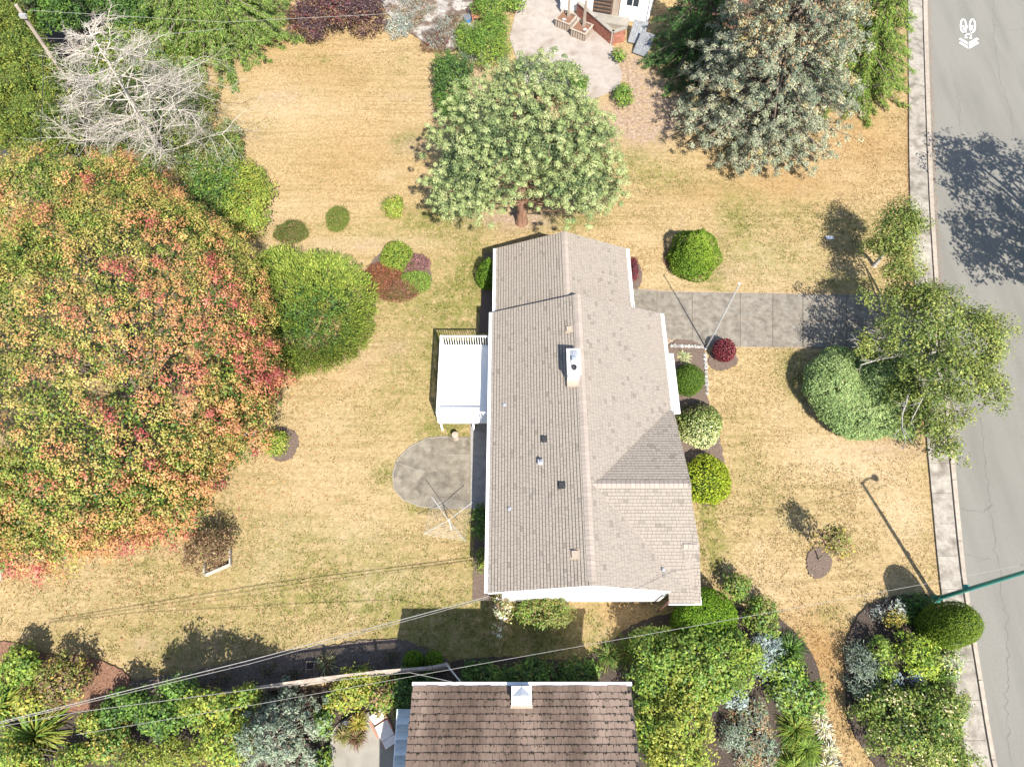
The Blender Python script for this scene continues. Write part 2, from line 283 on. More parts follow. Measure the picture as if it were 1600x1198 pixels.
def build_ground():
    xs = np.r_[-400, -200, -100, -60, np.arange(-42, 42.01, 0.4), 60, 100, 200, 400]; ys = np.r_[-300, -120, -60, -20, np.arange(-6, 54.01, 0.4), 70, 120, 250, 500]
    X, Y = np.meshgrid(xs, ys); xy = np.c_[X.ravel(), Y.ravel()]; n, m = len(xs), len(ys)
    z = -0.012 + 0.012 * sn(np.c_[xy, xy[:, :1] * 0], 0.9, 3) * (np.abs(xy[:, 0]) < 45)
    i = np.arange(m - 1)[:, None] * n; j = np.arange(n - 1)[None]
    F = np.stack([i + j, i + j + 1, i + n + j + 1, i + n + j], -1).reshape(-1, 4)
    g = Geo(); g.add(np.c_[xy, z], F); me = g.mesh('lawn', smooth=True)
    mk = masks(xy)
    for k, nm in dict(g='green', p='pale', d='soil', o='tan').items():
        a = me.attributes.new(nm, 'FLOAT', 'POINT'); a.data.foreach_set('value', mk[k].astype(np.float32))
    mm, t, b = new_mat('dry_lawn'); L = t.links.new; N = t.nodes.new
    geo = N('ShaderNodeNewGeometry')
    def noise(s, d=5, r=0.6, st=None):
        nn = N('ShaderNodeTexNoise'); nn.inputs['Scale'].default_value = s; nn.inputs['Detail'].default_value = d; nn.inputs['Roughness'].default_value = r
        if st:
            mp = N('ShaderNodeMapping'); mp.inputs['Scale'].default_value = st; L(geo.outputs['Position'], mp.inputs[0]); L(mp.outputs[0], nn.inputs['Vector'])
        else: L(geo.outputs['Position'], nn.inputs['Vector'])
        return nn.outputs['Fac']
    def ramp(src, p0, p1, c0=(0, 0, 0), c1=(1, 1, 1)):
        r = N('ShaderNodeValToRGB'); e = r.color_ramp.elements; e[0].position = p0; e[1].position = p1; e[0].color = (*c0, 1); e[1].color = (*c1, 1); L(src, r.inputs[0]); return r.outputs[0]
    def mix(f, a, c):
        x = N('ShaderNodeMix'); x.data_type = 'RGBA'; L(f, x.inputs['Factor'])
        for v, s in ((a, 'A'), (c, 'B')):
            if isinstance(v, tuple): x.inputs[s].default_value = (*v, 1)
            else: L(v, x.inputs[s])
        return x.outputs['Result']
    def math_(op, a, c):
        x = N('ShaderNodeMath'); x.operation = op
        for v, i in ((a, 0), (c, 1)):
            if isinstance(v, (int, float)): x.inputs[i].default_value = v
            else: L(v, x.inputs[i])
        return x.outputs[0]
    def attr(nm):
        x = N('ShaderNodeAttribute'); x.attribute_name = nm; return x.outputs['Fac']
    base = ramp(noise(5.5, 9, 0.72), 0.38, 0.6, (0.225, 0.155, 0.07), (0.432, 0.32, 0.172))
    base = mix(math_('MULTIPLY', ramp(noise(0.5, 5, 0.6), 0.4, 0.64), 0.6), base, ramp(noise(3.2, 9, 0.75), 0.38, 0.62, (0.27, 0.182, 0.088), (0.425, 0.306, 0.168)))
    mow = noise(1.0, 6, 0.7, (0.22, 3.4, 1)); base = mix(math_('MULTIPLY', ramp(mow, 0.5, 0.62), 0.62), base, (0.2, 0.15, 0.06))
    dk = ramp(noise(14, 6, 0.8), 0.54, 0.64); base = mix(math_('MULTIPLY', dk, 0.45), base, (0.125, 0.09, 0.034))
    lt = ramp(noise(9, 6, 0.8), 0.54, 0.66); base = mix(math_('MULTIPLY', lt, 0.5), base, (0.48, 0.365, 0.235))
    tan = math_('MULTIPLY', attr('tan'), 0.75); base = mix(tan, base, ramp(noise(6, 6, 0.7), 0.36, 0.64, (0.2, 0.11, 0.04), (0.34, 0.22, 0.095)))
    pl = math_('MULTIPLY', attr('pale'), ramp(noise(2.5, 5, 0.7), 0.3, 0.62)); base = mix(math_('MINIMUM', pl, 0.85), base, ramp(noise(7, 5), 0.35, 0.65, (0.34, 0.255, 0.15), (0.44, 0.345, 0.215)))
    gr = math_('MULTIPLY', attr('green'), ramp(noise(2.2, 6, 0.75), 0.33, 0.63)); base = mix(math_('MINIMUM', gr, 0.8), base, ramp(noise(8, 5), 0.35, 0.65, (0.085, 0.1, 0.02), (0.19, 0.185, 0.045)))
    so = math_('MULTIPLY', attr('soil'), ramp(noise(1.8, 6, 0.7), 0.3, 0.55)); base = mix(math_('MINIMUM', so, 0.95), base, ramp(noise(5, 6, 0.7), 0.35, 0.65, (0.17, 0.11, 0.07), (0.38, 0.29, 0.215)))
    L(base, b.inputs['Base Color']); b.inputs['Roughness'].default_value = 0.95; b.inputs['Specular IOR Level'].default_value = 0.1
    bp = N('ShaderNodeBump'); bp.inputs['Strength'].default_value = 0.9; bp.inputs['Distance'].default_value = 0.05; L(noise(11, 6, 0.75), bp.inputs['Height']); L(bp.outputs[0], b.inputs['Normal'])
    me.materials.append(mm); o = bpy.data.objects.new('lawn', me); COL.objects.link(o); tag(o, kind='structure')
build_ground()

# road, kerb, sidewalk ------------------------------------------------
RD = [(-60, 0), (1448, -140), (1448, 0), (1451, 120), (1457, 300), (1468, 480), (1483, 640), (1492, 740), (1508, 900), (1530, 1040), (1556, 1198), (1590, 1330)][1:]
KB = [(a - (8 if y < 500 else 9), y) for a, y in RD]
SWR = KB; SWL = [(1418, -140), (1418, 0), (1419, 120), (1421, 300), (1431, 480), (1443, 640), (1452, 740), (1467, 900), (1486, 1040), (1511, 1198), (1540, 1330)]
def curve(pts, n=8, z=0):
    P = np.asarray([G(x, y, z)[:2] for x, y in pts]); k = len(P); out = []
    for i in range(k - 1):
        a, b, c, d = P[max(i - 1, 0)], P[i], P[i + 1], P[min(i + 2, k - 1)]
        for j in range(n):
            t = j / n; out.append(0.5 * ((2 * b) + (c - a) * t + (2 * a - 5 * b + 4 * c - d) * t * t + (3 * b - a - 3 * c + d) * t ** 3))
    out.append(P[-1]); return np.asarray(out)
rd, kb, sl = curve(RD), curve(KB), curve(SWL)
ext = lambda c: np.r_[[c[0] + (c[0] - c[1]) * 6 + [0, 60]], c, [c[-1] + [-.6, -80]]]
rd, kb, sl = ext(rd), ext(kb), ext(sl)
def ribbon(a, b, z):
    g = Geo(); n = len(a); V = np.r_[np.c_[a, np.full(n, z)], np.c_[b, np.full(n, z)]]
    g.add(V, [[i, i + 1, n + i + 1, n + i] for i in range(n - 1)][::1]); return g
g = Geo(); n = len(rd); g.add(np.r_[np.c_[rd, np.full(n, 0.012)], np.c_[rd + [12.0, 0], np.full(n, 0.012)]], [[i + 1, i, n + i, n + i + 1] for i in range(n - 1)])
road = struct('road', g, M_asph); KEEP_OUT.append(list(map(tuple, sl)) + list(map(tuple, (rd + [13, 0])[::-1])))
gu = Geo()
def strip(gx, pts, w, z, jag=0.0):
    P = np.asarray(pts, float)[:, :2]; t = unit(np.gradient(P, axis=0)); nn = np.c_[-t[:, 1], t[:, 0]]
    ww = np.full(len(P), w / 2) * (1 + jag * rng.uniform(-1, 1, len(P))); k = len(P)
    V = np.r_[np.c_[P - nn * ww[:, None], np.full(k, z)], np.c_[P + nn * ww[:, None], np.full(k, z)]]
    gx.add(V, [[i, i + 1, k + i + 1, k + i] for i in range(k - 1)])
def wiggle(px, amp=0.05, step=0.18):
    P = np.asarray([G(x, y)[:2] for x, y in px]); out = []
    for a, b in zip(P[:-1], P[1:]):
        m = max(2, int(np.linalg.norm(b - a) / step)); s = np.linspace(0, 1, m, endpoint=False)[:, None]; out.append(a + (b - a) * s)
    out = np.concatenate(out + [P[-1:]]); return out + rng.normal(size=out.shape) * amp
for c in ([(1551, -40), (1553, 60), (1561, 120), (1578, 170), (1584, 215)], [(1529, 640), (1538, 700), (1547, 790), (1556, 860), (1563, 905), (1566, 940)], [(1570, 940), (1575, 1010), (1572, 1100), (1580, 1190)],
          [(1500, 795), (1535, 800), (1549, 790)], [(1493, 860), (1530, 870), (1558, 880)], [(1490, 125), (1499, 170), (1502, 220)], [(1553, 40), (1580, 48), (1602, 46)]):
    strip(gu, wiggle(c), 0.025, 0.0165, 0.7)
part('tar_crack', gu, M_tar, road, kind='stuff')
# kerb stones and sidewalk slabs, one by one
def arclen(c): return np.r_[0, np.cumsum(np.linalg.norm(np.diff(c, axis=0), axis=1))]
def resample(c, d):
    s = arclen(c); return np.c_[np.interp(d, s, c[:, 0]), np.interp(d, s, c[:, 1])]
def lengths(a, b, step, gap):
    """cut the band between two lines into pieces"""
    L = arclen(a)[-1]; k = int(L / step); out = []
    sa, sb = arclen(a), arclen(b)
    for i in range(k):
        u0, u1 = (i * step + gap) / L, ((i + 1) * step) / L
        us = np.linspace(u0, u1, 3); p = resample(a, us * sa[-1]); q = resample(b, us * sb[-1]); out.append(np.r_[p, q[::-1]])
    return out
gb = Geo(); gb.add(ribbon(sl, kb, 0.03).V[0], ribbon(sl, kb, 0.03).F[0][:, ::-1])
sidewalk = struct('sidewalk', gb, M_soil)
for q in lengths(sl[1:-1], kb[1:-1], 1.52, 0.016):
    gg = Geo(); gg.prism(q, -0.02, 0.085 + rng.uniform(-.006, .006)); part('slab', gg, M_walk, sidewalk)
gb = Geo(); r_ = ribbon(kb, rd, 0.02); gb.add(r_.V[0], r_.F[0][:, ::-1]); kerb = struct('kerb', gb, M_kerb)
kb2 = kb + [0.07, 0]
for q in lengths(kb2[1:-1], rd[1:-1], 3.0, 0.03):
    gg = Geo(); gg.prism(q, -0.05, 0.105); part('kerb_stone', gg, M_kerb, kerb)
# needle litter drifts along kerb and lawn edge
gl = Geo()
for c, lo, hi, w in ((rd + [0.16, 0], 0, 1, .13), (sl - [0.08, 0], 0, 1, .12)):
    s = arclen(c); a = resample(c, np.linspace(0, s[-1], 900)); a = a[(a[:, 1] > 12) & (a[:, 1] < 52)]
    for k in range(5):
        p = a + rng.normal(size=a.shape) * [w * .55, .06]; 
        an = rng.uniform(0, 6.28, len(p)); d = np.c_[np.cos(an), np.sin(an)] * 0.06; e = np.c_[-d[:, 1], d[:, 0]] * 0.4
        z = np.where(p[:, 0] > 0, 0.02, 0.02); V = np.stack([np.c_[p - d, z], np.c_[p + e, z + .01], np.c_[p + d, z]], 1).reshape(-1, 3)
        gl.add(V, np.arange(len(V)).reshape(-1, 3))
tag(part('needle_litter', gl, mat('rust_needles', (0.2, 0.1, 0.05), (0.36, 0.2, 0.1), 9, 0.95)), 'rust brown needle litter along the kerb and the sidewalk edge', 'litter', kind='stuff')

# bicycle symbol and chevrons painted on the road
gm = Geo()
def pstrip(px, w): strip(gm, [G(x, y, .017)[:2] for x, y in px], w, 0.0175)
for cx in (1505.2, 1519.5):
    pstrip([(cx + 4.1 * math.cos(a), 40.5 + 10.2 * math.sin(a)) for a in np.linspace(0, 2 * math.pi, 26)], 0.11)
pstrip([(1505, 40), (1507.5, 54), (1512, 40), (1517, 54), (1519.5, 40)], 0.12); pstrip([(1507.5, 53), (1517, 54)], 0.12); pstrip([(1508, 52), (1509.5, 59)], 0.1); pstrip([(1517, 53), (1517, 60)], 0.1)
pstrip([(1507, 59.3), (1512, 59.3)], 0.1); pstrip([(1514.5, 60), (1519, 60)], 0.1)
for y in (60.5, 66.5): pstrip([(1499.5, y), (1513.5, y + 8.5)], 0.2); pstrip([(1513.2, y + 8.5), (1528, y)], 0.2)
part('bicycle_marking', gm, M_mark, road)

# driveway slabs ------------------------------------------------------
dp = [(985, 450), (1060, 455), (1420, 462), (1462, 470), (1466, 545), (1440, 546), (1310, 545), (1103, 541), (1040, 540), (1020, 500), (985, 470)]
gd = Geo(); gd.prism([G(x, y)[:2] for x, y in dp], -0.05, 0.012); KEEP_OUT.append([G(x, y)[:2] for x, y in dp])
driveway = struct('driveway', gd, M_soil)
def yt(x): return np.interp(x, [985, 1010, 1060, 1420, 1462], [451, 455, 457, 462, 468])
def yb(x): return np.interp(x, [985, 1040, 1103, 1310, 1466], [478, 540, 541, 544.5, 546])
cols = [986, 1026, 1081, 1156, 1207, 1254, 1322, 1390, 1430, 1462]
for c0, c1 in zip(cols[:-1], cols[1:]):
    for f0, f1 in ((0, .5), (.5, 1)):
        e = 0.5
        q = [(c0 + e, yt(c0) + (yb(c0) - yt(c0)) * f0 + e), (c1 - e, yt(c1) + (yb(c1) - yt(c1)) * f0 + e), (c1 - e, yt(c1) + (yb(c1) - yt(c1)) * f1 - e), (c0 + e, yt(c0) + (yb(c0) - yt(c0)) * f1 - e)]
        gg = Geo(); gg.prism([G(*p)[:2] for p in q], -0.02, 0.05 + rng.uniform(-.006, .006)); part('slab', gg, M_concrete, driveway)

# patio, walks, beds --------------------------------------------------
dsh = [(734, 683), (700, 682), (668, 685), (640, 699), (622, 717), (614, 740), (616, 764), (630, 781), (655, 791), (690, 795), (734, 795)]
loopd = [G(x, y)[:2] for x, y in dsh]
pt = sheet('patio', loopd, 0.05, M_patio)
gg = Geo()
strip(gg, [G(x, y)[:2] for x, y in [(617, 722), (630, 727), (650, 734), (664, 738)]], .03, 0.0545); strip(gg, [G(x, y)[:2] for x, y in [(692, 712), (715, 711), (733, 711)]], .025, 0.0545)
for i in range(2, len(dsh) - 1): strip(gg, [G(*dsh[i - 1])[:2], G(*dsh[i])[:2]], .05, 0.0545)
part('joint', gg, M_pale2, pt, kind='stuff')
sheet('side_walk', [G(x, y)[:2] for x, y in [(735, 662), (770, 662), (768, 795), (735, 795)]], 0.045, M_side)
sheet('house_border_soil', [G(x, y)[:2] for x, y in [(758, 395), (780, 395), (775, 520), (748, 520)]], 0.02, M_ringsoil)
sheet('house_border_soil', [G(x, y)[:2] for x, y in [(742, 797), (768, 797), (766, 940), (738, 936)]], 0.02, M_ringsoil)
BEDN = [0]; BEDS = []
def bed(name, pts, m, h=0.03, n=6):
    BEDN[0] += 1; h = h + 0.004 * BEDN[0]
    P = np.asarray(smooth_loop([G(x, y)[:2] for x, y in pts], n)); Q = []
    for a, b in zip(P, np.roll(P, -1, 0)):
        k = max(1, int(np.linalg.norm(b - a) / .12)); Q += [a + (b - a) * i / k for i in range(k)]
    Q = A(Q); t_ = unit(np.roll(Q, -1, 0) - np.roll(Q, 1, 0)); Q = Q + np.c_[-t_[:, 1], t_[:, 0]] * (rng.normal(0, .022, len(Q)) + .04 * sn(np.c_[Q, Q[:, :1] * 0], 3., 4))[:, None]
    BEDS.append((Q, h)); return sheet(name, [tuple(q) for q in Q], h, m)
def disc(name, px, py, rx, ry, m, h=0.03, ph=0):
    return bed(name, [(px + rx * math.cos(a) * (1 + .06 * math.sin(3 * a + ph)), py + ry * math.sin(a) * (1 + .06 * math.cos(2 * a + ph))) for a in np.linspace(0, 2 * math.pi, 14, endpoint=False)], m, h)
disc('round_bed', 624, 427, 50, 39, M_ringsoil); disc('mulch_ring', 1129, 562, 22, 17, M_ringsoil, ph=1); disc('mulch_ring', 1279, 879, 19, 24, M_ringsoil, ph=2)
disc('mulch_ring', 441, 694, 26, 25, M_ringsoil, ph=3); disc('mulch_ring', 1077, 408, 38, 27, M_redmulch, ph=4); disc('mulch_ring', 988, 432, 15, 24, M_ringsoil, ph=2)
bed('island_bed', [(1462, 934), (1410, 931), (1372, 938), (1340, 962), (1323, 1000), (1319, 1050), (1321, 1095), (1329, 1135), (1350, 1172), (1390, 1210), (1520, 1215), (1500, 1140), (1488, 1050), (1474, 960)], M_mulch, 0.05)
bed('fence_bed', [(150, 1085), (220, 1062), (300, 1048), (380, 1032), (450, 1018), (520, 1007), (600, 998), (640, 1003), (676, 1020), (700, 1036), (640, 1056), (520, 1066), (400, 1080), (250, 1100)], M_bedsoil, 0.03)
bed('corner_bed', [(-20, 1010), (30, 1005), (80, 1022), (140, 1028), (180, 1042), (205, 1060), (190, 1085), (140, 1110), (20, 1125), (-30, 1080)], M_redmulch, 0.03)
bed('garden_bed', [(700, 1040), (800, 1026), (900, 1030), (950, 1005), (990, 975), (1060, 955), (1150, 950), (1215, 965), (1262, 1015), (1280, 1060), (1282, 1110), (1296, 1160), (1310, 1230), (1100, 1260), (760, 1120)], M_mulch, 0.03)
bed('back_garden_soil', [(-30, 1135), (120, 1112), (300, 1095), (440, 1078), (620, 1062), (700, 1045), (720, 1070), (640, 1110), (620, 1240), (300, 1250), (-40, 1240)], M_mulch, 0.025)
bed('front_wall_bed', [(1042, 541), (1099, 542), (1104, 620), (1125, 690), (1130, 770), (1085, 780), (1050, 640)], M_ringsoil, 0.03, 3)
# bed('neighbour_border_soil', [(958, 80), (975, 70), (1000, 110), (1010, 150), (975, 165), (975, 120)], M_redmulch, 0.02)
sheet('neighbour_patio', [G(x, y)[:2] for x, y in [(796, 60), (806, 20), (836, -40), (915, -40), (905, 22), (958, 74), (972, 118), (968, 138), (915, 161), (880, 150), (820, 130)]], 0.05, M_pale)
sheet('rear_patio', smooth_loop([G(x, y)[:2] for x, y in [(545, 1120), (575, 1112), (622, 1104), (640, 1130), (640, 1215), (530, 1225), (518, 1175), (522, 1140)]]), 0.15, M_pale2)
bed('gravel_bed', [(596, -20), (604, 20), (640, 52), (690, 80), (715, 78), (742, 50), (748, 0), (745, -40), (650, -50)], M_gravel, 0.06)
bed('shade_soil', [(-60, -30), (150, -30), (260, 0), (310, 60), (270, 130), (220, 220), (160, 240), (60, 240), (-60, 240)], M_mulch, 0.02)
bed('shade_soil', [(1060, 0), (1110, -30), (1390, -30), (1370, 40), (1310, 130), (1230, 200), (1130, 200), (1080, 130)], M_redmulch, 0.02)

# ================================================================== MAIN HOUSE
house = thing('house', 'low white bungalow with taupe shingle roof, attached garage and white gable', 'house', (3, 12, 0))
SH = Geo(); UNDER = Geo()
def clip(poly, conv):
    out = poly
    for i in range(len(conv)):
        a, b = conv[i], conv[(i + 1) % len(conv)]; e = b - a; res = []
        side = lambda p: e[0] * (p[1] - a[1]) - e[1] * (p[0] - a[0])
        for j in range(len(out)):
            p, q = out[j], out[(j + 1) % len(out)]; sp, sq = side(p), side(q)
            if sp >= 0: res.append(p)
            if (sp >= 0) != (sq >= 0): res.append(p + (q - p) * (sp / (sp - sq)))
        out = res
        if len(out) < 3: return []
    return out
def shingle_plane(pts, SHg, expo=0.143, wide=0.22, lift=0.026, gap=0.034):
    P = np.asarray(pts, float); nrm = unit(np.cross(P[1] - P[0], P[2] - P[0]))
    if nrm[2] < 0: P = P[::-1]; nrm = -nrm
    if nrm[0] > .1 or nrm[1] < -.1: gap = gap * .45  # dark course gaps imitate shadow lines, so sun-facing slopes get narrower ones
    e = unit(np.cross(A([0, 0, 1.0]), nrm)); u = np.cross(nrm, e); o = P[0]
    Q = np.stack([(P - o) @ e, (P - o) @ u], 1)
    if sum(Q[i][0] * Q[(i + 1) % len(Q)][1] - Q[(i + 1) % len(Q)][0] * Q[i][1] for i in range(len(Q))) < 0: Q = Q[::-1]
    UNDER.add(P, [list(range(len(P)))])
    lo, hi = Q.min(0), Q.max(0); r = int(math.ceil((hi[1] - lo[1]) / expo))
    for k in range(r):
        b0 = lo[1] + k * expo; b1 = b0 + expo - gap; a = lo[0] - rng.uniform(0, wide)
        while a < hi[0]:
            w = wide * rng.choice([0.6, 0.8, 1.0, 1.2]); q = [A([a + .004, b0]), A([a + w - .004, b0]), A([a + w - .004, b1]), A([a + .004, b1])]; a += w
            c = clip(q, [v for v in Q])
            if not c: continue
            c = np.asarray(c); hgt = lift + rng.uniform(-.004, .004) - (c[:, 1] - b0) / expo * (lift - 0.006)
            V = o + c[:, :1] * e + c[:, 1:] * u + hgt[:, None] * nrm; n = len(V)
            low = np.where(c[:, 1] < b0 + 1e-6)[0]
            SHg.add(V, [list(range(n))])
            if len(low) >= 2:
                i0, i1 = low[np.argmin(c[low, 0])], low[np.argmax(c[low, 0])]
                SHg.add([V[i0], V[i0] - nrm * lift, V[i1] - nrm * lift, V[i1]], [[0, 1, 2, 3]])
EZ, RZ, GZ, GE = 2.72, 4.34, 3.78, 2.45
XL, XR, XM = -0.97, 7.42, 3.12
YN, YS, YC = 18.55, 4.98, 9.15
def mz(x): return RZ - abs(x - XM) * (RZ - EZ) / (XM - XL)
CZ = RZ - 0.12; csl = 0.372
def cz(y): return CZ - abs(y - YC) * csl
vE = 13.02
shingle_plane([(XM, YN, RZ), (XL, YN, EZ), (XL, YS, EZ), (XM, YS, RZ)], SH)
shingle_plane([(XM, YN, RZ), (XM, YC, RZ), (4.0, YC, mz(4.0)), (XR, 12.5, mz(XR)), (XR, YN, mz(XR))], SH)
shingle_plane([(XM, YC, RZ), (XM, YS, RZ), (6.9, YS, mz(6.9)), (7.2, 5.6, mz(7.2)), (4.0, YC, mz(4.0))], SH)
shingle_plane([(XM + .05, YC, CZ), (7.5, YC, CZ), (7.5, vE + .1, cz(vE + .1)), (7.1, vE + .1, cz(vE + .1))], SH)
shingle_plane([(XM + .05, YC, CZ), (6.1, 5.75, cz(5.75)), (7.5, 5.75, cz(5.75)), (7.5, YC, CZ)], SH)
shingle_plane([(6.45, 5.75, cz(5.75)), (6.45, 4.62, cz(4.62)), (7.5, 4.62, cz(4.62)), (7.5, 5.75, cz(5.75))], SH)
# porch corner with its own little ridge
pz = 3.385
shingle_plane([(7.0, 6.8, pz), (7.5, 4.6, 2.45 + .03), (7.79, 4.6, 2.45 + .03), (7.76, 6.8, pz)], SH)
shingle_plane([(7.5, 6.8, pz + .003), (7.76, 6.8, pz), (7.5, 8.75, cz(8.75) - .1)], SH)
gX0, gX1, gXM = -0.82, 6.03, 2.68
shingle_plane([(gXM, 22.75, GZ), (gX0, 22.72, GE), (gX0, 18.4, GE), (gXM, 18.4, GZ)], SH)
shingle_plane([(gXM, 22.75, GZ), (gXM, 18.4, GZ), (gX1, 18.4, GE), (gX1, 22.72, GE)], SH)
roof = part('roof', UNDER, M_felt, house)
part('shingles', SH, M_shingle, roof, kind='stuff')
# ridge caps
rc = Geo()
def ridge(a, b, w=0.17, sl_=0.38, step=0.2):
    a, b = A(a, float), A(b, float); d = b - a; L = np.linalg.norm(d); d /= L; s = unit(np.cross(d, [0, 0, 1.0]))
    for k in range(int(L / step)):
        p, q = a + d * k * step, a + d * (k + 1) * step - d * .008; z0, z1 = 0.03, 0.045
        V = [p + s * w - [0, 0, w * sl_ - z1], p + [0, 0, z1 + .012], p - s * w - [0, 0, w * sl_ - z1], q + s * w - [0, 0, w * sl_ - z0], q + [0, 0, z0 + .012], q - s * w - [0, 0, w * sl_ - z0]]
        rc.add(V, [[0, 1, 4, 3], [1, 2, 5, 4]])
ridge((XM, YN, RZ), (XM, YS, RZ)); ridge((XM + .25, YC, CZ), (7.5, YC, CZ)); ridge((gXM, 22.75, GZ), (gXM, YN, GZ)); ridge((7.1, 6.8, pz), (7.77, 6.8, pz))
part('ridge_cap', rc, M_ridge, roof, kind='stuff')
# soffit / roof deck thickness and fascia, gutters
def trim(name, boxes, m, beams=()):
    g = Geo()
    for lo, hi in boxes: g.box(lo, hi)
    for a, b, w, h in beams: g.beam(a, b, w, h)
    return part(name, g, m, house)
def gutter(x, y0, y1, z, sgn):
    g = Geo(); w = 0.15
    g.box((x, y0, z - .12), (x + sgn * w, y1, z - .10)) if sgn > 0 else g.box((x - w, y0, z - .12), (x, y1, z - .10))
    xo = x + sgn * w
    g.box((min(xo, xo + sgn * .02), y0, z - .12), (max(xo, xo + sgn * .02), y1, z + .01)); g.box((min(x, x + sgn * .02) - .001, y0, z - .16), (max(x, x + sgn * .02), y1, z - .005))
    for yy in (y0, y1 - .02): g.box((min(x, xo), yy, z - .12), (max(x, xo), yy + .02, z + .005))
    return part('gutter', g, M_white, house)
gutter(XL, YS, YN, EZ, -1); gutter(XR, vE + .15, YN - .02, mz(XR), 1); gutter(gX0, YN + .02, 22.7, GE, -1); gutter(gX1, 18.42, 22.7, GE, 1)
bm = [((gX0, 22.73, GE - .1), (gXM, 22.76, GZ - .1), .03, .16), ((gXM, 22.76, GZ - .1), (gX1, 22.73, GE - .1), .03, .16),
      ((XL, YN + .02, EZ - .11), (XM, YN + .02, RZ - .11), .03, .16), ((XM, YN + .02, RZ - .11), (XR, YN + .02, mz(XR) - .11), .03, .16),
      ((XL, YS - .012, EZ - .08), (XM, YS - .012, RZ - .08), .03, .15), ((XM, YS - .012, RZ - .08), (6.45, YS - .012, mz(6.45) - .08), .03, .15)]
for k, q in enumerate(bm): trim('barge_board', [], M_white if k > 3 else M_ridge, [q])
trim('porch_fascia', [((6.47, 4.56, 2.28), (7.82, 4.60, 2.46))], M_white); trim('porch_fascia', [((7.80, 4.61, 2.3), (7.83, 6.7, 2.45))], M_white)
trim('downspout', [((6.40, 4.60, 0.1), (6.47, 4.67, 2.6))], M_brownpaint); trim('porch_post', [((7.55, 4.72, 0), (7.65, 4.82, 2.4))], M_white)
# walls
wx0, wx1, wy0, wy1 = -0.42, 6.47, 5.02, 18.2
g = Geo()
g.box((wx0, wy0 + .15, 0.35), (wx0 + .15, wy1, EZ + .1)); g.box((wx1 - .15, wy0 + .15, 0.35), (wx1, wy1, EZ - .3))
def gable(g, x0, x1, xm, y0, y1, ze, zr, zb=0.35):
    def top(x): return zr - abs(x - xm) * (zr - ze[0]) / (xm - ze[1]) - .14
    pr = [(x0, zb), (x1, zb), (x1, top(x1)), (xm, zr - .14), (x0, top(x0))]
    V = [(x, y, z) for y in (y0, y1) for x, z in pr]
    g.add(V, [[0, 1, 2, 3, 4]]); g.add(V, [[9, 8, 7, 6, 5]]); g.add(V, [[i + 5, (i + 1) % 5 + 5, (i + 1) % 5, i] for i in range(5)])
gable(g, wx0, wx1, XM, wy0, wy0 + .15, (EZ, XL), RZ); gable(g, wx0, wx1, XM, wy1, wy1 + .15, (EZ, XL), RZ)
gable(g, -0.3, 5.5, gXM, 22.1, 22.25, (GE, gX0), GZ, 0.1)
g.box((-0.3, wy1 + .15, .1), (-.15, 22.1, GE)); g.box((5.35, wy1 + .15, .1), (5.5, 22.1, GE))
g.box((6.47, 5.3, .35), (7.15, 5.42, 2.3)); g.box((7.05, 5.42, .35), (7.2, 12.8, 2.55))
wall = part('wall', g, M_siding, house)
lap = Geo()                                   # lap boards of the gable wall that the camera sees
z = 0.4
while z < RZ - .35:
    hw0 = max(XL + .55, XM - (RZ - .17 - z) / ((RZ - EZ) / (XM - XL)) if z > EZ - .3 else wx0); hw1 = min(wx1, 2 * XM - hw0 if z > EZ - .3 else wx1)
    hw0 = max(hw0, wx0); lap.box((hw0, wy0 - .018, z), (hw1, wy0 - .002, z + .17)); z += 0.19
part('lap_siding', lap, M_siding, wall, kind='stuff')
trim('foundation', [((wx0 + .04, wy0 + .04, 0), (wx1 - .04, wy1 + .1, 0.36)), ((-0.28, wy1 + .12, 0), (5.48, 22.2, .12)), ((6.4, 5.34, 0), (7.14, 12.76, .36))], M_found)
trim('wall_vent', [((3.0, wy0 - .05, 1.0), (3.4, wy0 - .019, 1.08))], M_metal)
def window(x0, x1, y0, y1, z0, z1):
    g = Geo(); t = .06
    if abs(x1 - x0) < abs(y1 - y0):
        g.box((x0, y0, z0), (x1, y0 + t, z1)); g.box((x0, y1 - t, z0), (x1, y1, z1)); g.box((x0, y0 + t, z0), (x1, y1 - t, z0 + t)); g.box((x0, y0 + t, z1 - t), (x1, y1 - t, z1)); ym = (y0 + y1) / 2; g.box((x0, ym - .03, z0 + t), (x1, ym + .03, z1 - t))
        p = Geo().box((x0 + .02, y0 + t, z0 + t), (x1 - .02, y1 - t, z1 - t))
    else:
        g.box((x0, y0, z0), (x0 + t, y1, z1)); g.box((x1 - t, y0, z0), (x1, y1, z1)); g.box((x0 + t, y0, z0), (x1 - t, y1, z0 + t)); g.box((x0 + t, y0, z1 - t), (x1 - t, y1, z1))
        p = Geo().box((x0 + t, y0 + .02, z0 + t), (x1 - t, y1 - .02, z1 - t))
    w = part('window', g, M_white, house); part('pane', p, M_glass, w)
for y in (6.5, 8.9): window(wx0 - .05, wx0 - .002, y, y + 1.5, 1.1, 2.2)
window(wx0 - .05, wx0 - .002, 15.6, 17.2, 1.3, 2.3); window(wx0 - .05, wx0 - .002, 12.2, 13.0, 1.3, 2.2)
window(7.201, 7.25, 6.5, 8.4, 1.0, 2.1); window(7.201, 7.25, 9.8, 11.8, 1.0, 2.1)
g = Geo(); g.box((wx0 - .04, 13.6, 1.3), (wx0 - .003, 15.2, 2.3)); dr = part('sliding_door', g, M_glass, house)
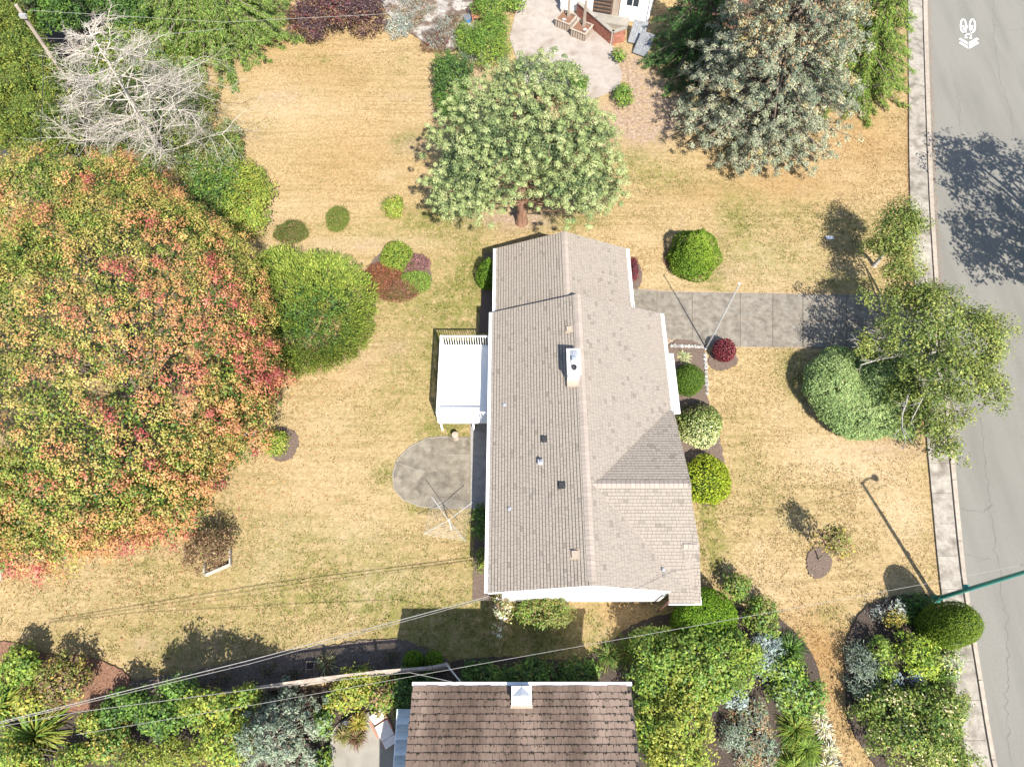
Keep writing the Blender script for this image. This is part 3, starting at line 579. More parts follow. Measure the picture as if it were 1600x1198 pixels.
# bay window on the street side: its white top shows past the gutter
g = Geo(); g.box((wx1 + .003, 13.3, 0.5), (7.86, 16.4, 1.2)); g.box((6.5, 13.25, 2.18), (7.92, 16.45, 2.3)); bay = part('bay_window', g, M_white, house)
part('pane', Geo().box((7.5, 13.42, 1.2), (7.84, 16.28, 2.178)), M_glass, bay)
gd_ = Geo(); gd_.box((5.502, 18.9, .12), (5.54, 21.7, 2.2)); gdoor = part('garage_door', gd_, M_white, house)
for zz in (.64, 1.16, 1.68): part('panel', Geo().box((5.541, 18.98, zz - .44), (5.56, 21.62, zz)), M_white, gdoor)
# chimney
cx0, cx1, cy0, cy1 = 2.48, 3.0, 13.95, 15.15; ct = 4.95
g = Geo(); g.box((cx0, cy0, 3.9), (cx1, cy1, ct)); ch = part('chimney', g, M_siding, roof)
part('chimney_cap', Geo().box((cx0 - .05, cy0 - .05, ct), (cx1 + .05, cy1 + .05, ct + .07)), mat('chimney_cap_cement', (.4, .38, .35), (.52, .5, .47), 5, .9), ch)
g = Geo(); g.box((cx0 + .12, cy0 + .5, ct + .07), (cx1 - .12, cy1 - .08, ct + .13)); g.box((cx0 + .16, cy0 + .56, ct + .13), (cx1 - .16, cy1 - .5, ct + .32)); part('flue_cover', g, M_metal, ch)
g = Geo(); g.box((cx0 + .2, cy1 - .46, ct + .13), (cx1 - .1, cy1 - .14, ct + .2)); part('flue_cover', g, M_metal, ch)
g = Geo(); g.lathe([(ct + .06, .11), (ct + .2, .11), (ct + .2, .06), (ct + .1, .05)], ((cx0 + cx1) / 2, cy0 + .26, 0), 14); part('flue_pot', g, M_blackmetal, ch)
part('flashing', Geo().box((cx0 - .02, cy0 - .28, 4.2), (cx1 - .0, cy0 - .001, 4.33)), M_beige, ch)
# roof vents: flat hoods and pipe
def hood(px, py, w, m, hgt=.12):
    c = G(px, py, mz(G(px, py, 3.8)[0])); x, y, z = c; s = 1 if x < XM else -1
    g = Geo(); a = (RZ - EZ) / (XM - XL) * s; h = w / 2
    V = [(x - h, y - h, z - h * a + .02), (x + h, y - h, z + h * a + .02), (x + h, y + h, z + h * a + .02), (x - h, y + h, z - h * a + .02)]
    T = [(x - h * .85, y - h * .85, z - h * a + hgt + .05), (x + h * .8, y - h * .85, z + h * a + hgt * .6), (x + h * .8, y + h * .85, z + h * a + hgt * .6), (x - h * .85, y + h * .85, z - h * a + hgt + .05)]
    g.add(V + T, [[4, 5, 6, 7], [0, 1, 5, 4], [1, 2, 6, 5], [2, 3, 7, 6], [3, 0, 4, 7]])
    g.add([(x - w * .7, y - w * .7, z - w * .7 * a + .026), (x + w * .7, y - w * .7, z + w * .7 * a + .026), (x + w * .7, y + w * .7, z + w * .7 * a + .026), (x - w * .7, y + w * .7, z - w * .7 * a + .026)], [[0, 1, 2, 3]])
    part('roof_vent', g, m, roof)
hood(850, 686, .24, M_blackmetal); hood(877, 758, .24, M_blackmetal); hood(898, 866, .3, M_beige); hood(889, 515, .28, M_beige); hood(796, 795, .11, M_metal, .08); hood(1036, 890, .11, M_metal, .06); hood(788, 633, .12, M_metal, .06)
c = G(845, 722, 3.75); g = Geo(); g.lathe([(c[2] - .1, .05), (c[2] + .22, .05), (c[2] + .22, .035), (c[2] + .1, .03)], (c[0], c[1], 0), 12); g.box((c[0] - .13, c[1] - .13, c[2] + .0), (c[0] + .1, c[1] + .13, c[2] + .04)); part('vent_pipe', g, M_metal, roof)

# ------------------------------------------------------------------ raised white deck beside the house
dx0, dx1, dy0, dy1, dz = -3.6, -0.44, 13.25, 17.5, 1.25
deck = thing('raised_deck', 'raised white deck with baluster railings on the garden side of the bungalow', 'deck', (-2, 15.4, 0))
part('deck_floor', Geo().box((dx0, dy0, dz - .06), (dx1, dy1, dz)), M_vinyl, deck)
g = Geo(); g.box((dx0 + .03, dy0 + .03, dz - .26), (dx1, dy0 + .07, dz - .062)); g.box((dx0 + .03, dy1 - .07, dz - .26), (dx1, dy1 - .03, dz - .062)); g.box((dx0 + .03, dy0 + .07, dz - .26), (dx0 + .07, dy1 - .07, dz - .062)); part('deck_frame', g, M_white, deck)
for x, y in ((dx0 + .12, dy0 + .12), (dx0 + .12, dy1 - .12), (-1.9, dy0 + .12), (-1.9, dy1 - .12), (dx0 + .12, 15.4)): part('deck_post', Geo().box((x - .05, y - .05, 0), (x + .05, y + .05, dz - .26)), M_white, deck)
bal = Geo().box((-.015, -.015, dz + .08), (.015, .015, dz + .98)).mesh('baluster'); bal.materials.append(M_white)
def rail(a, b):
    a, b = A(a, float), A(b, float); L = np.linalg.norm(b - a); d = (b - a) / L
    part('top_rail', Geo().beam((*a, dz + 1.0), (*b, dz + 1.0), .075, .04), M_white, deck); part('bottom_rail', Geo().beam((*a, dz + .07), (*b, dz + .07), .05, .035), M_white, deck)
    for k in range(int(L / .125)):
        p = a + d * (.08 + k * .125); inst('baluster', bal, deck, Matrix.Translation((p[0] - ORG[deck.name][0], p[1] - ORG[deck.name][1], 0)))
    m = max(1, round(L / 2.1))
    for k in range(m + 1):
        p = a + (b - a) * k / m; part('rail_post', Geo().box((p[0] - .04, p[1] - .04, dz + .001), (p[0] + .04, p[1] + .04, dz + 1.05)), M_white, deck)
rail((dx0 + .06, dy1 - .05), (dx1 - .5, dy1 - .05)); rail((dx0 + .06, dy0 + .05), (dx0 + .06, dy1 - .15)); rail((dx0 + .16, dy0 + .05), (dx1 - .5, dy0 + .05))
# wooden stump table and climbing stems under the deck
b0 = G(712, 684); g = Geo(); g.tube([b0 + [0, 0, 0], b0 + [0, 0, .2], b0 + [0, 0, .42]], [.2, .17, .17], 12); single('stump_stool', g, M_wood, 'small round wooden stump at the corner of the patio by the deck', 'stump', b0)

def litter(name, label, n, size, pal_):
    g = Geo()
    for Q, h in BEDS:
        lo, hi = Q.min(0), Q.max(0)
        if hi[0] < -32 or lo[0] > 32: continue
        area = (hi[0] - lo[0]) * (hi[1] - lo[1]); k = int(min(area, 260) * n); xy = rng.uniform(lo - .12, hi + .12, (k, 2)); xy = xy[inside(Q, xy - (xy - Q.mean(0)) * .012)]
        z = np.full(len(xy), h + .012); P = np.c_[xy, z]; a = rng.uniform(0, 6.28, len(P)); d = np.stack([np.cos(a), np.sin(a), rng.normal(0, .3, len(a))], 1) * (size * rng.uniform(.5, 1.3, len(a)))[:, None]; e = np.stack([-np.sin(a), np.cos(a), 0 * a], 1) * (size * .35)
        V = np.stack([P - d, P - e, P + d, P + e], 1).reshape(-1, 3); w = A([p[0] for p in pal_], float); c = A([p[1] for p in pal_])[rng.choice(len(pal_), len(P), p=w / w.sum())] * np.exp(rng.normal(0, .25, (len(P), 1)))
        g.add(V, np.arange(len(V)).reshape(-1, 4), np.repeat(c, 4, 0))
    tag(part(name, g, M_blade, None, kind='stuff'), label, 'litter')
litter('bark_chips', 'loose bark chips and dry leaves strewn over the planting beds', 22, .045, [(3, (.07, .048, .035)), (2, (.15, .105, .075)), (1, (.26, .19, .13)), (.3, (.4, .32, .22))])
# ================================================================== PLANTS
def rdir(n): return unit(rng.normal(size=(n, 3)))
def perp(N): return unit(np.cross(N, rdir(len(N))))
def add_leaves(g, P, N, L, Wd, C, T=None):
    """one four-cornered leaf per point"""
    n = len(P); T = perp(N) if T is None else T; B = unit(np.cross(N, T)); L = np.broadcast_to(L, (n,))[:, None]; Wd = np.broadcast_to(Wd, (n,))[:, None]
    V = np.stack([P - T * L / 2, P + B * Wd / 2 - N * L * .06, P + T * L / 2 - N * L * .1, P - B * Wd / 2 - N * L * .06], 1).reshape(-1, 3)
    g.add(V, np.arange(4 * n).reshape(-1, 4), np.repeat(C, 4, 0))
def colours(pal, n, spread=0.22, t=None):
    """pick palette colours: pal = list of (weight, rgb); t in 0..1 chooses along the palette, else at random"""
    w = A([p[0] for p in pal], float); w /= w.sum(); c = A([p[1] for p in pal], float)
    t = rng.uniform(0, 1, n) if t is None else np.clip(t, 0, .9999)
    k = np.searchsorted(np.cumsum(w), t); k = np.minimum(k, len(c) - 1)
    return c[k] * np.exp(rng.normal(0, spread, (n, 1))) * (1 + rng.normal(0, .06, (n, 3)))
def thin(P, d):
    """indices of points no nearer than d to one another"""
    grid = {}; keep = []; key = np.floor(P / d).astype(int)
    for i in range(len(P)):
        a, b, c = key[i]; ok = True
        for x in (a - 1, a, a + 1):
            for y in (b - 1, b, b + 1):
                for z in (c - 1, c, c + 1):
                    for j in grid.get((x, y, z), ()):
                        if (P[i][0] - P[j][0]) ** 2 + (P[i][1] - P[j][1]) ** 2 + (P[i][2] - P[j][2]) ** 2 < d * d: ok = False; break
                    if not ok: break
                if not ok: break
            if not ok: break
        if ok: keep.append(i); grid.setdefault((a, b, c), []).append(i)
    return np.asarray(keep, int)
def shell_points(blobs, n, s0=0.78, s1=1.03, low=-0.35, bump=0.15, seed=0, gaps=-9.0, gf=1.0):
    area = A([(b[1][0] * b[1][1] + b[1][0] * b[1][2] + b[1][1] * b[1][2]) for b in blobs], float); cnt = np.maximum(1, (area / area.sum() * n)).astype(int); PP = []; DD = []
    for (c, r), k in zip(blobs, cnt):
        c, r = A(c, float), A(r, float); d = rdir(int(k * 2.6)); d = d[(d[:, 2] > low)][:k]
        f = rng.uniform(s0, s1, len(d)) * (1 + bump * sn(d * 1.0 + c * .3, 4.5, seed)); p = c + d * r * f[:, None]
        keep = np.ones(len(p), bool)
        for c2, r2 in blobs:
            if c2 is c: continue
            q = (p - A(c2, float)) / A(r2, float); qq = np.linalg.norm(q, axis=1); keep &= ~((qq < 0.72) & (np.abs(qq - 0) >= 0)) | (np.allclose(c2, c))
        if gaps > -5: keep &= sn(p, gf, seed + 9) > gaps
        keep &= p[:, 2] > 0.05
        PP.append(p[keep]); DD.append(unit(d / r)[keep])
    return np.concatenate(PP), np.concatenate(DD)
def clusters(g, cen, nrm, per, crad, L, Wd, pal, upb=0.45, rnd=0.75, tfun=None, spread=0.2, flat=0.75):
    n = len(cen)
    if n == 0: return
    ct = tfun(cen) if tfun is not None else rng.uniform(0, 1, n)
    P = np.repeat(cen, per, 0); N0 = np.repeat(nrm, per, 0); o = rng.normal(size=P.shape) * crad * .55; along = (o * N0).sum(1, keepdims=True); o = o - N0 * along * (1 - flat); P = P + o
    N = unit(N0 * .45 + o / max(crad, .05) * .5 + A([0, 0, upb]) + rdir(len(P)) * rnd); t = np.repeat(ct, per) + rng.normal(0, .06, len(P))
    br = np.repeat(np.exp(rng.normal(0, .12, n)), per)[:, None]
    C = colours(pal, len(P), spread, t) * br
    l = L * rng.uniform(.7, 1.25, len(P)); add_leaves(g, P, N, l, l * Wd / L, C)
def limb(a, b, r0, r1, bend=0.25, k=6, g=None):
    a, b = A(a, float), A(b, float); t = np.linspace(0, 1, k)[:, None]; m = rng.normal(size=3) * bend * np.linalg.norm(b - a) * .4; m[2] = abs(m[2]) * .6
    p = a + (b - a) * t + m * (t * (1 - t)) * 4 * .5 + rng.normal(size=(k, 3)) * .02 * np.linalg.norm(b - a) * (t * (1 - t)); g.tube(p, np.linspace(r0, r1, k), 6); return p
def skeleton(base, blobs, h0, r, nl, g, twigs=3):
    """trunk and tapering limbs that run out into the crown"""
    top = A(blobs[0][0], float); base = A(base, float); fork = base + (top - base) * A([.35, .35, 0]) ; fork[2] = h0
    g.tube([base - [0, 0, .05], base + (fork - base) * .12, base + (fork - base) * .55 + [.06, 0, 0], fork], [r * 1.5, r * 1.1, r * .95, r * .85], 9)
    for i in range(nl):
        c, rr = blobs[i % len(blobs)]; d = rdir(1)[0]; d[2] = abs(d[2]) * .8; e = A(c) + A(rr) * d * .72; p = limb(fork, e, r * .55, r * .12, .35, 7, g)
        for _ in range(twigs):
            q = p[rng.integers(3, 6)]; d2 = unit(rdir(1)[0] + d); limb(q, q + d2 * np.mean(rr) * .42 * rng.uniform(.6, 1), r * .18, r * .04, .3, 4, g)

GRN = {  # linear leaf colours
 'yel': (.25, .265, .045), 'lime': (.18, .245, .037), 'mid': (.10, .18, .03), 'deep': (.045, .09, .022), 'olive': (.17, .18, .045), 'gold': (.36, .28, .06), 'orange': (.46, .20, .065), 'red': (.42, .085, .06), 'pinkred': (.5, .15, .10),
 'brown': (.16, .10, .055), 'tanb': (.28, .19, .10), 'blue': (.15, .2, .155), 'grey': (.25, .28, .235), 'cream': (.5, .5, .25), 'wine': (.13, .022, .03), 'white': (.62, .6, .5), 'sage': (.2, .27, .14), 'plum': (.08, .045, .05)}
def pal(**k): return [(v, GRN[n]) for n, v in k.items()]
def scale_at(py, z): return ppm(py, z)
def blobpx(px, py, zc, rpx, rpy, rz):
    """an ellipsoid whose outline is about rpx by rpy pixels round (px, py)"""
    s = ppm(py, zc); c = G(px, py, zc); ang = TH + math.atan((599 - py) / FPX); ry = max(rpy / s, .15); sn2, cs2 = math.sin(ang) ** 2, math.cos(ang) ** 2
    ry = math.sqrt(max(ry * ry - rz * rz * sn2, (0.45 * ry) ** 2) / cs2); return (c, A([rpx / s, ry, rz]))
def plant(name, label, cat, blobs, palette, leaf=(.12, .07), dens=14, per=16, crad=.28, mat_=None, bark=None, trunk=None, trunk_r=.05, limbs=5, group=None, bump=.15, gaps=-9., gf=1., low=-.2, tfun=None, inner=None, upb=.45, rnd=.5, s0=.8, seed=None, base=None, foliage='foliage', spread=.2, stem='stem', inner_n=.5, macro=6, mr=None, apart=0):
    seed = seed if seed is not None else int(rng.integers(1e6)); c0, r0 = blobs[0]; b = A([c0[0], c0[1], 0.]) if base is None else A(base, float)
    root = thing(name, label, cat, b, group); area = sum(2 * math.pi * (r[0] * r[1] + .5 * (r[0] + r[1]) * r[2]) / 1.6 for c, r in blobs)
    macro = 1 if area * dens < 90 else macro
    g = Geo(); cen, nr = shell_points(blobs, int(area * dens / max(macro, 1)), s0, 1.08 if macro > 1 else 1.03, low, bump, seed, gaps, gf)
    if apart: kk = rng.permutation(len(cen)); kk = kk[thin(cen[kk], apart)]; cen, nr = cen[kk], nr[kk]
    if tfun is None: fs = int(rng.integers(1e6)); tfun = lambda p: np.clip(.5 + .3 * sn(p, 1.7, fs) + rng.normal(0, .24, len(p)), 0, .999)
    if macro > 1:      # leaves sit in sprays, sprays in clumps
        R0 = mr or min(.75, .30 * float(np.mean(r0))); k = np.maximum(1, (macro * rng.uniform(.5, 1.5, len(cen))).astype(int)); sc_ = np.repeat(rng.uniform(.7, 1.25, len(cen)), k)[:, None]
        n0 = np.repeat(nr, k, 0); off = rng.normal(0, .5, (len(n0), 3)) * R0 * sc_; off = off - n0 * (off * n0).sum(1, keepdims=True) * .3; l2 = (off ** 2).sum(1, keepdims=True)
        cen = np.repeat(cen, k, 0) + off - n0 * l2 / R0 * .5; nr = unit(n0 + off / R0 * .7); ok = cen[:, 2] > .04; cen, nr = cen[ok], nr[ok]
    clusters(g, cen, nr, per, crad, leaf[0], leaf[1], palette, upb, rnd, tfun, spread)
    if not g.V: clusters(g, A([c0 + [0, 0, .1]]), A([[0, 0, 1.]]), 20, float(np.mean(r0)), leaf[0], leaf[1], palette)
    if inner_n > 0:   # older leaves deeper inside
        cen, nr = shell_points(blobs, int(area * dens * inner_n), .45, .8, low, bump, seed); clusters(g, cen, nr, max(6, int(per * .7)), crad * 1.2, leaf[0] * 1.3, leaf[1] * 1.5, inner or palette, upb, rnd, None, spread)
    part(foliage, g, mat_ or M_leaf, root)
    w = Geo(); h = trunk if trunk is not None else max(.15, c0[2] * .6); skeleton(b, blobs, h, trunk_r, limbs, w, 2); part(stem, w, bark or M_bark, root, smooth=True)
    return root
def shrub(name, label, px, py, rx, ry, h, palette, cat='shrub', **k):
    k.setdefault('leaf', (.10, .06)); k.setdefault('dens', 22); k.setdefault('per', 14); k.setdefault('crad', .2); return plant(name, label, cat, [blobpx(px, py, h * .5, rx, ry, h * .52)], palette, **k)
def multi(name, label, cat, bl, palette, **k):
    """bl: list of (px, py, zc, rx, ry, rz)"""
    return plant(name, label, cat, [blobpx(*b) for b in bl], palette, **k)
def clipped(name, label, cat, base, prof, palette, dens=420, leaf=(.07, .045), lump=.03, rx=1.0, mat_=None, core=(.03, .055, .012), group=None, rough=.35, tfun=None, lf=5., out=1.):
    """a shorn shrub: a profile (height, radius) turned round the upright, clothed in small leaves"""
    base = A(base, float); root = thing(name, label, cat, base, group); pr = np.asarray(prof, float); seed = int(rng.integers(1e6))
    s = np.r_[0, np.cumsum(np.linalg.norm(np.diff(pr, axis=0), axis=1))]; area = np.sum(np.diff(s) * (pr[1:, 1] + pr[:-1, 1]) * math.pi); n = int(area * dens)
    u = rng.uniform(0, 1, n * 2) * s[-1]; z = np.interp(u, s, pr[:, 0]); r = np.interp(u, s, pr[:, 1]); ok = rng.uniform(0, pr[:, 1].max(), len(u)) < r + .02; u, z, r = u[ok], z[ok], r[ok]; a = rng.uniform(0, 2 * math.pi, len(u))
    dz = np.interp(u + .05, s, pr[:, 0]) - np.interp(u - .05, s, pr[:, 0]); dr = np.interp(u + .05, s, pr[:, 1]) - np.interp(u - .05, s, pr[:, 1]); nl = np.hypot(dz, dr) + 1e-6
    N = np.stack([np.cos(a) * dz / nl * rx, np.sin(a) * dz / nl, -dr / nl], 1); P = np.stack([np.cos(a) * r * rx, np.sin(a) * r, z], 1)
    P = P + np.c_[P[:, :2], P[:, 2:] * 0] * (.12 * sn(P, 2.1, seed + 1))[:, None]; P = P + unit(N) * (1.4 * lump * sn(P, lf, seed) + rng.normal(0, .018, len(P)) * out + (rng.uniform(0, 1, len(P)) < .05) * rng.uniform(.02, .13, len(P)))[:, None] + base
    C = colours(palette, len(P), .2, tfun(P) if tfun else None); g = Geo(); Nn = unit(unit(N) * .9 + A([0, 0, .2]) + rdir(len(P)) * rough * 2.0); l = leaf[0] * rng.uniform(.7, 1.3, len(P)); add_leaves(g, P, Nn, l, l * leaf[1] / leaf[0], C)
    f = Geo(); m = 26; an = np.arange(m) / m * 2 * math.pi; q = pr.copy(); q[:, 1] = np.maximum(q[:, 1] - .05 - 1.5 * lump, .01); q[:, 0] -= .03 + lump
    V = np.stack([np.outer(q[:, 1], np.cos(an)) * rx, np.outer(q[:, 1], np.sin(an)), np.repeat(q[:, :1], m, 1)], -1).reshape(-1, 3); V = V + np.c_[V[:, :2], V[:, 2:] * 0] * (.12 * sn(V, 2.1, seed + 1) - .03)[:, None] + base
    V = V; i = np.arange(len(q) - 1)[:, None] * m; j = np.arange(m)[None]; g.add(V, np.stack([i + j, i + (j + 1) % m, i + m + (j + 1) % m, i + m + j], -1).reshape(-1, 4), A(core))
    part('foliage', g, mat_ or M_clip, root); w = Geo(); w.tube([base, base + [0, 0, .3 * pr[:, 0].max()]], [.07, .05], 7); part('stem', w, M_bark, root)
    return root
def dome(h, r, k=9, flat=1.0, foot=.55): return [(0.02, r * foot)] + [(h * (.12 + .88 * math.sin(t) ** flat) if t > 0 else h * .12, r * (.92 + .08 * math.cos(t * 2)) * math.cos(t)) if t < 1.57 else (h, .02) for t in np.linspace(.0, math.pi / 2, k)]
def ball(h, r, k=10): return [(h / 2 - h / 2 * math.cos(t), max(.02, r * math.sin(t) ** .8)) for t in np.linspace(.12, math.pi, k)]
def cone(h, r, k=9): return [(.03, r * .8), (h * .1, r * .96)] + [(h * (.2 + .8 * t), max(.02, r * (1 - t ** 1.35))) for t in np.linspace(0, 1, k)]
def barrel(h, r): return [(.02, r * .75), (h * .12, r * .92), (h * .35, r), (h * .65, r * .97), (h * .84, r * .82), (h * .94, r * .55), (h * .985, r * .28), (h, .02)]
def blades(g, base, n, L, w, spread, pal_, droop=.55):
    a = rng.uniform(0, 2 * math.pi, n); e = rng.uniform(.15, 1, n) * spread; d = np.stack([np.cos(a) * np.sin(e), np.sin(a) * np.sin(e), np.cos(e)], 1); l = L * rng.uniform(.6, 1.1, n)[:, None]
    o = base + np.c_[rng.normal(0, .04, (n, 2)), np.zeros(n)]; s = np.stack([-np.sin(a), np.cos(a), 0 * a], 1) * w / 2; hz = np.stack([np.cos(a), np.sin(a), 0 * a], 1)
    p1 = o + d * l * .5; p2 = o + d * l * .8 + hz * l * .12 - A([0, 0, 1]) * l * droop * .25; p3 = o + d * l * .9 + hz * l * .3 - A([0, 0, 1]) * l * droop * .8
    for p in (p1, p2, p3): p[:, 2] = np.maximum(p[:, 2], .04)
    V = np.stack([o - s, o + s, p1 + s, p1 - s, p2 + s * .8, p2 - s * .8, p3 + s * .15, p3 - s * .15], 1).reshape(-1, 3); i = np.arange(n)[:, None] * 8
    C = np.repeat(colours(pal_, n, .2), 8, 0); g.add(V, np.concatenate([i + [0, 1, 2, 3], i + [3, 2, 4, 5], i + [5, 4, 6, 7]]), C)
def tussock(name, label, px, py, L, n, pal_, w=.03, spread=1.35, group=None, cat='grass clump', droop=.55):
    b = G(px, py); root = thing(name, label, cat, b, group); g = Geo(); blades(g, b, n, L, w, spread, pal_, droop); part('blades', g, M_blade, root); part('crown_base', Geo().tube([b, b + [0, 0, .12]], [.12, .08], 8), M_soil, root); return root

def conifer(name, label, base, H, R, nwh, nper, palette, kind='spruce', droop=.25, z0=.7, pw=.85, top=None, group=None, bark=None, lean=(0, 0), cones=None, lenvar=.18):
    base = A(base, float); root = thing(name, label, 'conifer', base, group); w = Geo(); g = Geo()
    tr = np.linspace(0, 1, 8)[:, None]; ax = base + A([lean[0], lean[1], H]) * tr; w.tube(ax, np.linspace(.03 * H, .02, 8), 9)
    CP = []; CD = []; CT = []
    for k in range(nwh):
        f = (k + rng.uniform(-.3, .3)) / nwh; f = min(max(f, 0), .985); z = z0 + (H - z0) * f; Lb = R * (1 - f) ** pw * (.55 + .45 * min(1, f * 6 + .5)); m = max(4, int(nper * (1 - f * .5))); a0 = rng.uniform(0, 6.28)
        for j in range(m):
            a = a0 + j * 2 * math.pi / m + rng.normal(0, .12); L = Lb * (1 + rng.normal(0, lenvar)); d = A([math.cos(a), math.sin(a), 0]); o = base + A([lean[0], lean[1], H]) * (z / H)
            t = np.linspace(0, 1, 6)[:, None]; p = o + d * L * t + A([0, 0, 1]) * L * ((.22 if kind != 'cedar' else .12) * t - (droop + .15) * t ** 2 + (.12 if kind == 'spruce' else 0) * t ** 4); p[:, 2] = np.maximum(p[:, 2], .15)
            w.tube(p, np.linspace(.012 * H * (1 - f) + .015, .008, 6), 4, cap=False)
            if kind in ('spruce', 'pine'):
                m2 = max(1, int(L / .5))
                for q in np.linspace(.42, 1.0, m2) if m2 > 1 else [1.0]:
                    pos = A([np.interp(q, t[:, 0], p[:, i]) for i in range(3)]); sidew = rng.normal(0, .32 * (1.2 - q) * min(L, 3) * .6); pos = pos + A([-d[1], d[0], 0]) * sidew + A([0, 0, rng.normal(.05, .08)]); CP.append(pos); CD.append(unit(d * .7 + A([0, 0, .55]))); CT.append(f)
                    if H > 6 and q < .95: CP.append(pos - A([-d[1], d[0], 0]) * sidew * 1.8 + rng.normal(0, .12, 3)); CD.append(CD[-1]); CT.append(f)
            else:
                m2 = max(3, int(L / .15)); q = rng.uniform(.2, 1, int(m2 * 2.6)); pos = np.stack([np.interp(q, t[:, 0], p[:, i]) for i in range(3)], 1); sd = rng.choice([-1, 1], len(q)); ll = (1.1 - q) * min(L, 3.2) * .38 * rng.uniform(.3, 1, len(q)) + .06
                lat = A([-d[1], d[0], 0]); u = rng.uniform(.1, 1, len(q)); dirs = unit(d * .8 + lat * sd[:, None] * .75 + A([0, 0, -.22])); pos = pos + dirs * (ll * u)[:, None]
                for _ in range(5):
                    dd = unit(dirs + rdir(len(q)) * .45); N = unit(A([0, 0, 1.0]) + rdir(len(q)) * .55); N = unit(N - dd * (N * dd).sum(1, keepdims=True)); l = rng.uniform(.13, .28, len(q)); add_leaves(g, pos + rng.normal(0, .075, pos.shape), N, l, l * .2, colours(palette, len(q), .22), dd)
    if CP:
        CP, CD, CT = A(CP), A(CD), A(CT)
        if H > 6: kk = rng.permutation(len(CP)); kk = kk[thin(CP[kk], .37)]; CP, CD, CT = CP[kk], CD[kk], CT[kk]
        per = 80 if H > 6 else 60; ct = np.clip(.5 + .3 * sn(CP, 1.2, 3) + rng.normal(0, .2, len(CP)), 0, 1)
        P = np.repeat(CP, per, 0); D = np.repeat(CD, per, 0); v = unit(rdir(len(P)) + D * .9); rad = (.35 if H > 6 else .27) * rng.uniform(.25, 1, len(P)) * np.repeat(rng.uniform(.75, 1.3, len(CP)), per); P = P + v * rad[:, None] * A([1, 1, .75])
        N = unit(v * .85 + A([0, 0, .3]) + rdir(len(P)) * .5); l = rng.uniform(.08, .15, len(P)); add_leaves(g, P, N, l, l * .45, colours(palette, len(P), .17, np.repeat(ct, per) + rng.normal(0, .1, len(P))))
    part('foliage', g, M_needle, root); part('trunk', w, bark or M_bark, root, smooth=True)
    if cones is not None:
        cg = Geo(); sel = CT > cones; q = CP[sel]; q = q[rng.uniform(0, 1, len(q)) < .7]
        for p in q:
            for _ in range(4):
                o = p + rng.normal(0, .2, 3) + [0, 0, .12]; cg.lathe([(-.09, .012), (-.02, .038), (.07, .01)], o, 4)
        part('cones', cg, mat('tan_cones', (.3, .19, .09), (.42, .28, .14), 8, .85), root, kind='stuff')
    return root

# ---------------------------------------------------------------- big autumn maple
mb = [blobpx(165, 555, 5.0, 258, 295, 4.6), blobpx(315, 590, 3.6, 120, 105, 2.6), blobpx(300, 650, 3.4, 130, 110, 2.4), blobpx(100, 768, 4.0, 165, 90, 3.0), blobpx(100, 340, 5.0, 160, 100, 3.2), blobpx(235, 785, 3.0, 90, 66, 2.0), blobpx(195, 305, 4.4, 85, 55, 2.4)]
mc = A(mb[0][0])
def maple():
    base = A([mc[0], mc[1] - .6, 0]); root = thing('maple_tree', 'huge spreading maple in orange, red and yellow green autumn leaf', 'tree', base)
    P = [(.20, (.085, .14, .024)), (.25, (.20, .235, .042)), (.17, (.34, .275, .075)), (.17, (.44, .215, .09)), (.15, (.345, .1, .07)), (.06, (.245, .047, .045))]
    cen, nr = shell_points(mb, 16000, .95, .99, -.12, .06, 12); q = cen - (mc - [0, 0, 3.5]); az = np.arctan2(q[:, 1], q[:, 0]); el = np.arctan2(np.hypot(q[:, 0], q[:, 1]), q[:, 2])
    wob = .12 * sn(cen, .9, 3); v = np.stack([np.cos(az + wob) * 3.1, np.sin(az + wob) * 3.1, el * 1.0], 1)
    rid = .5 * sn(v, 13., 61) + .6 * sn(cen, 4.2, 62) + .4 * sn(cen, 8.5, 63) + .3 * sn(cen, 1.6, 64)          # boughs running outward, broken into sprays
    cen = cen + nr * (.62 * np.clip(rid, -1.3, 1.1))[:, None]; kk = rng.permutation(len(cen)); kk = kk[(rid[kk] > -.75)]; kk = kk[thin(cen[kk], .42)]; cen, nr, rid = cen[kk], nr[kk], rid[kk]
    e = (cen[:, 0] - mc[0]) / 8.5; s_ = -(cen[:, 1] - mc[1]) / 9.5
    t = np.clip(.495 + .26 * rid + .10 * np.clip(e, -1, 1) + .12 * np.clip(e, 0, 1) ** 2 + .04 * s_ + .12 * np.clip(np.abs(s_) - .55, 0, 1) + .10 * sn(cen, .8, 21) + rng.normal(0, .1, len(cen)), 0, .999)
    g = Geo(); per = 92; C0 = np.repeat(cen, per, 0); N0 = np.repeat(nr, per, 0); o = rng.normal(0, .185, C0.shape) * np.repeat(rng.uniform(.75, 1.2, len(cen)), per)[:, None]; C1 = C0 + o - N0 * .05; N = unit(N0 * .35 + o * 3.4 + A([0, 0, .5]) + rdir(len(C1)) * .28)
    br = np.repeat(np.exp(rng.normal(0, .13, len(cen))), per)[:, None]; l = rng.uniform(.06, .105, len(C1)); add_leaves(g, C1, N, l, l * .78, colours(P, len(C1), .11, np.repeat(t, per) + rng.normal(0, .05, len(C1))) * br)
    c2, n2 = shell_points(mb, 3600, .80, .92, -.3, .1, 12); clusters(g, c2, n2, 16, .5, .15, .11, [(1, (.075, .13, .022)), (1, (.05, .09, .018))]); part('crown', g, M_leaf, root)
    w = Geo(); skeleton(base, mb, 2.0, .34, 34, w, 4); part('trunk', w, M_bark, root, smooth=True)
maple()
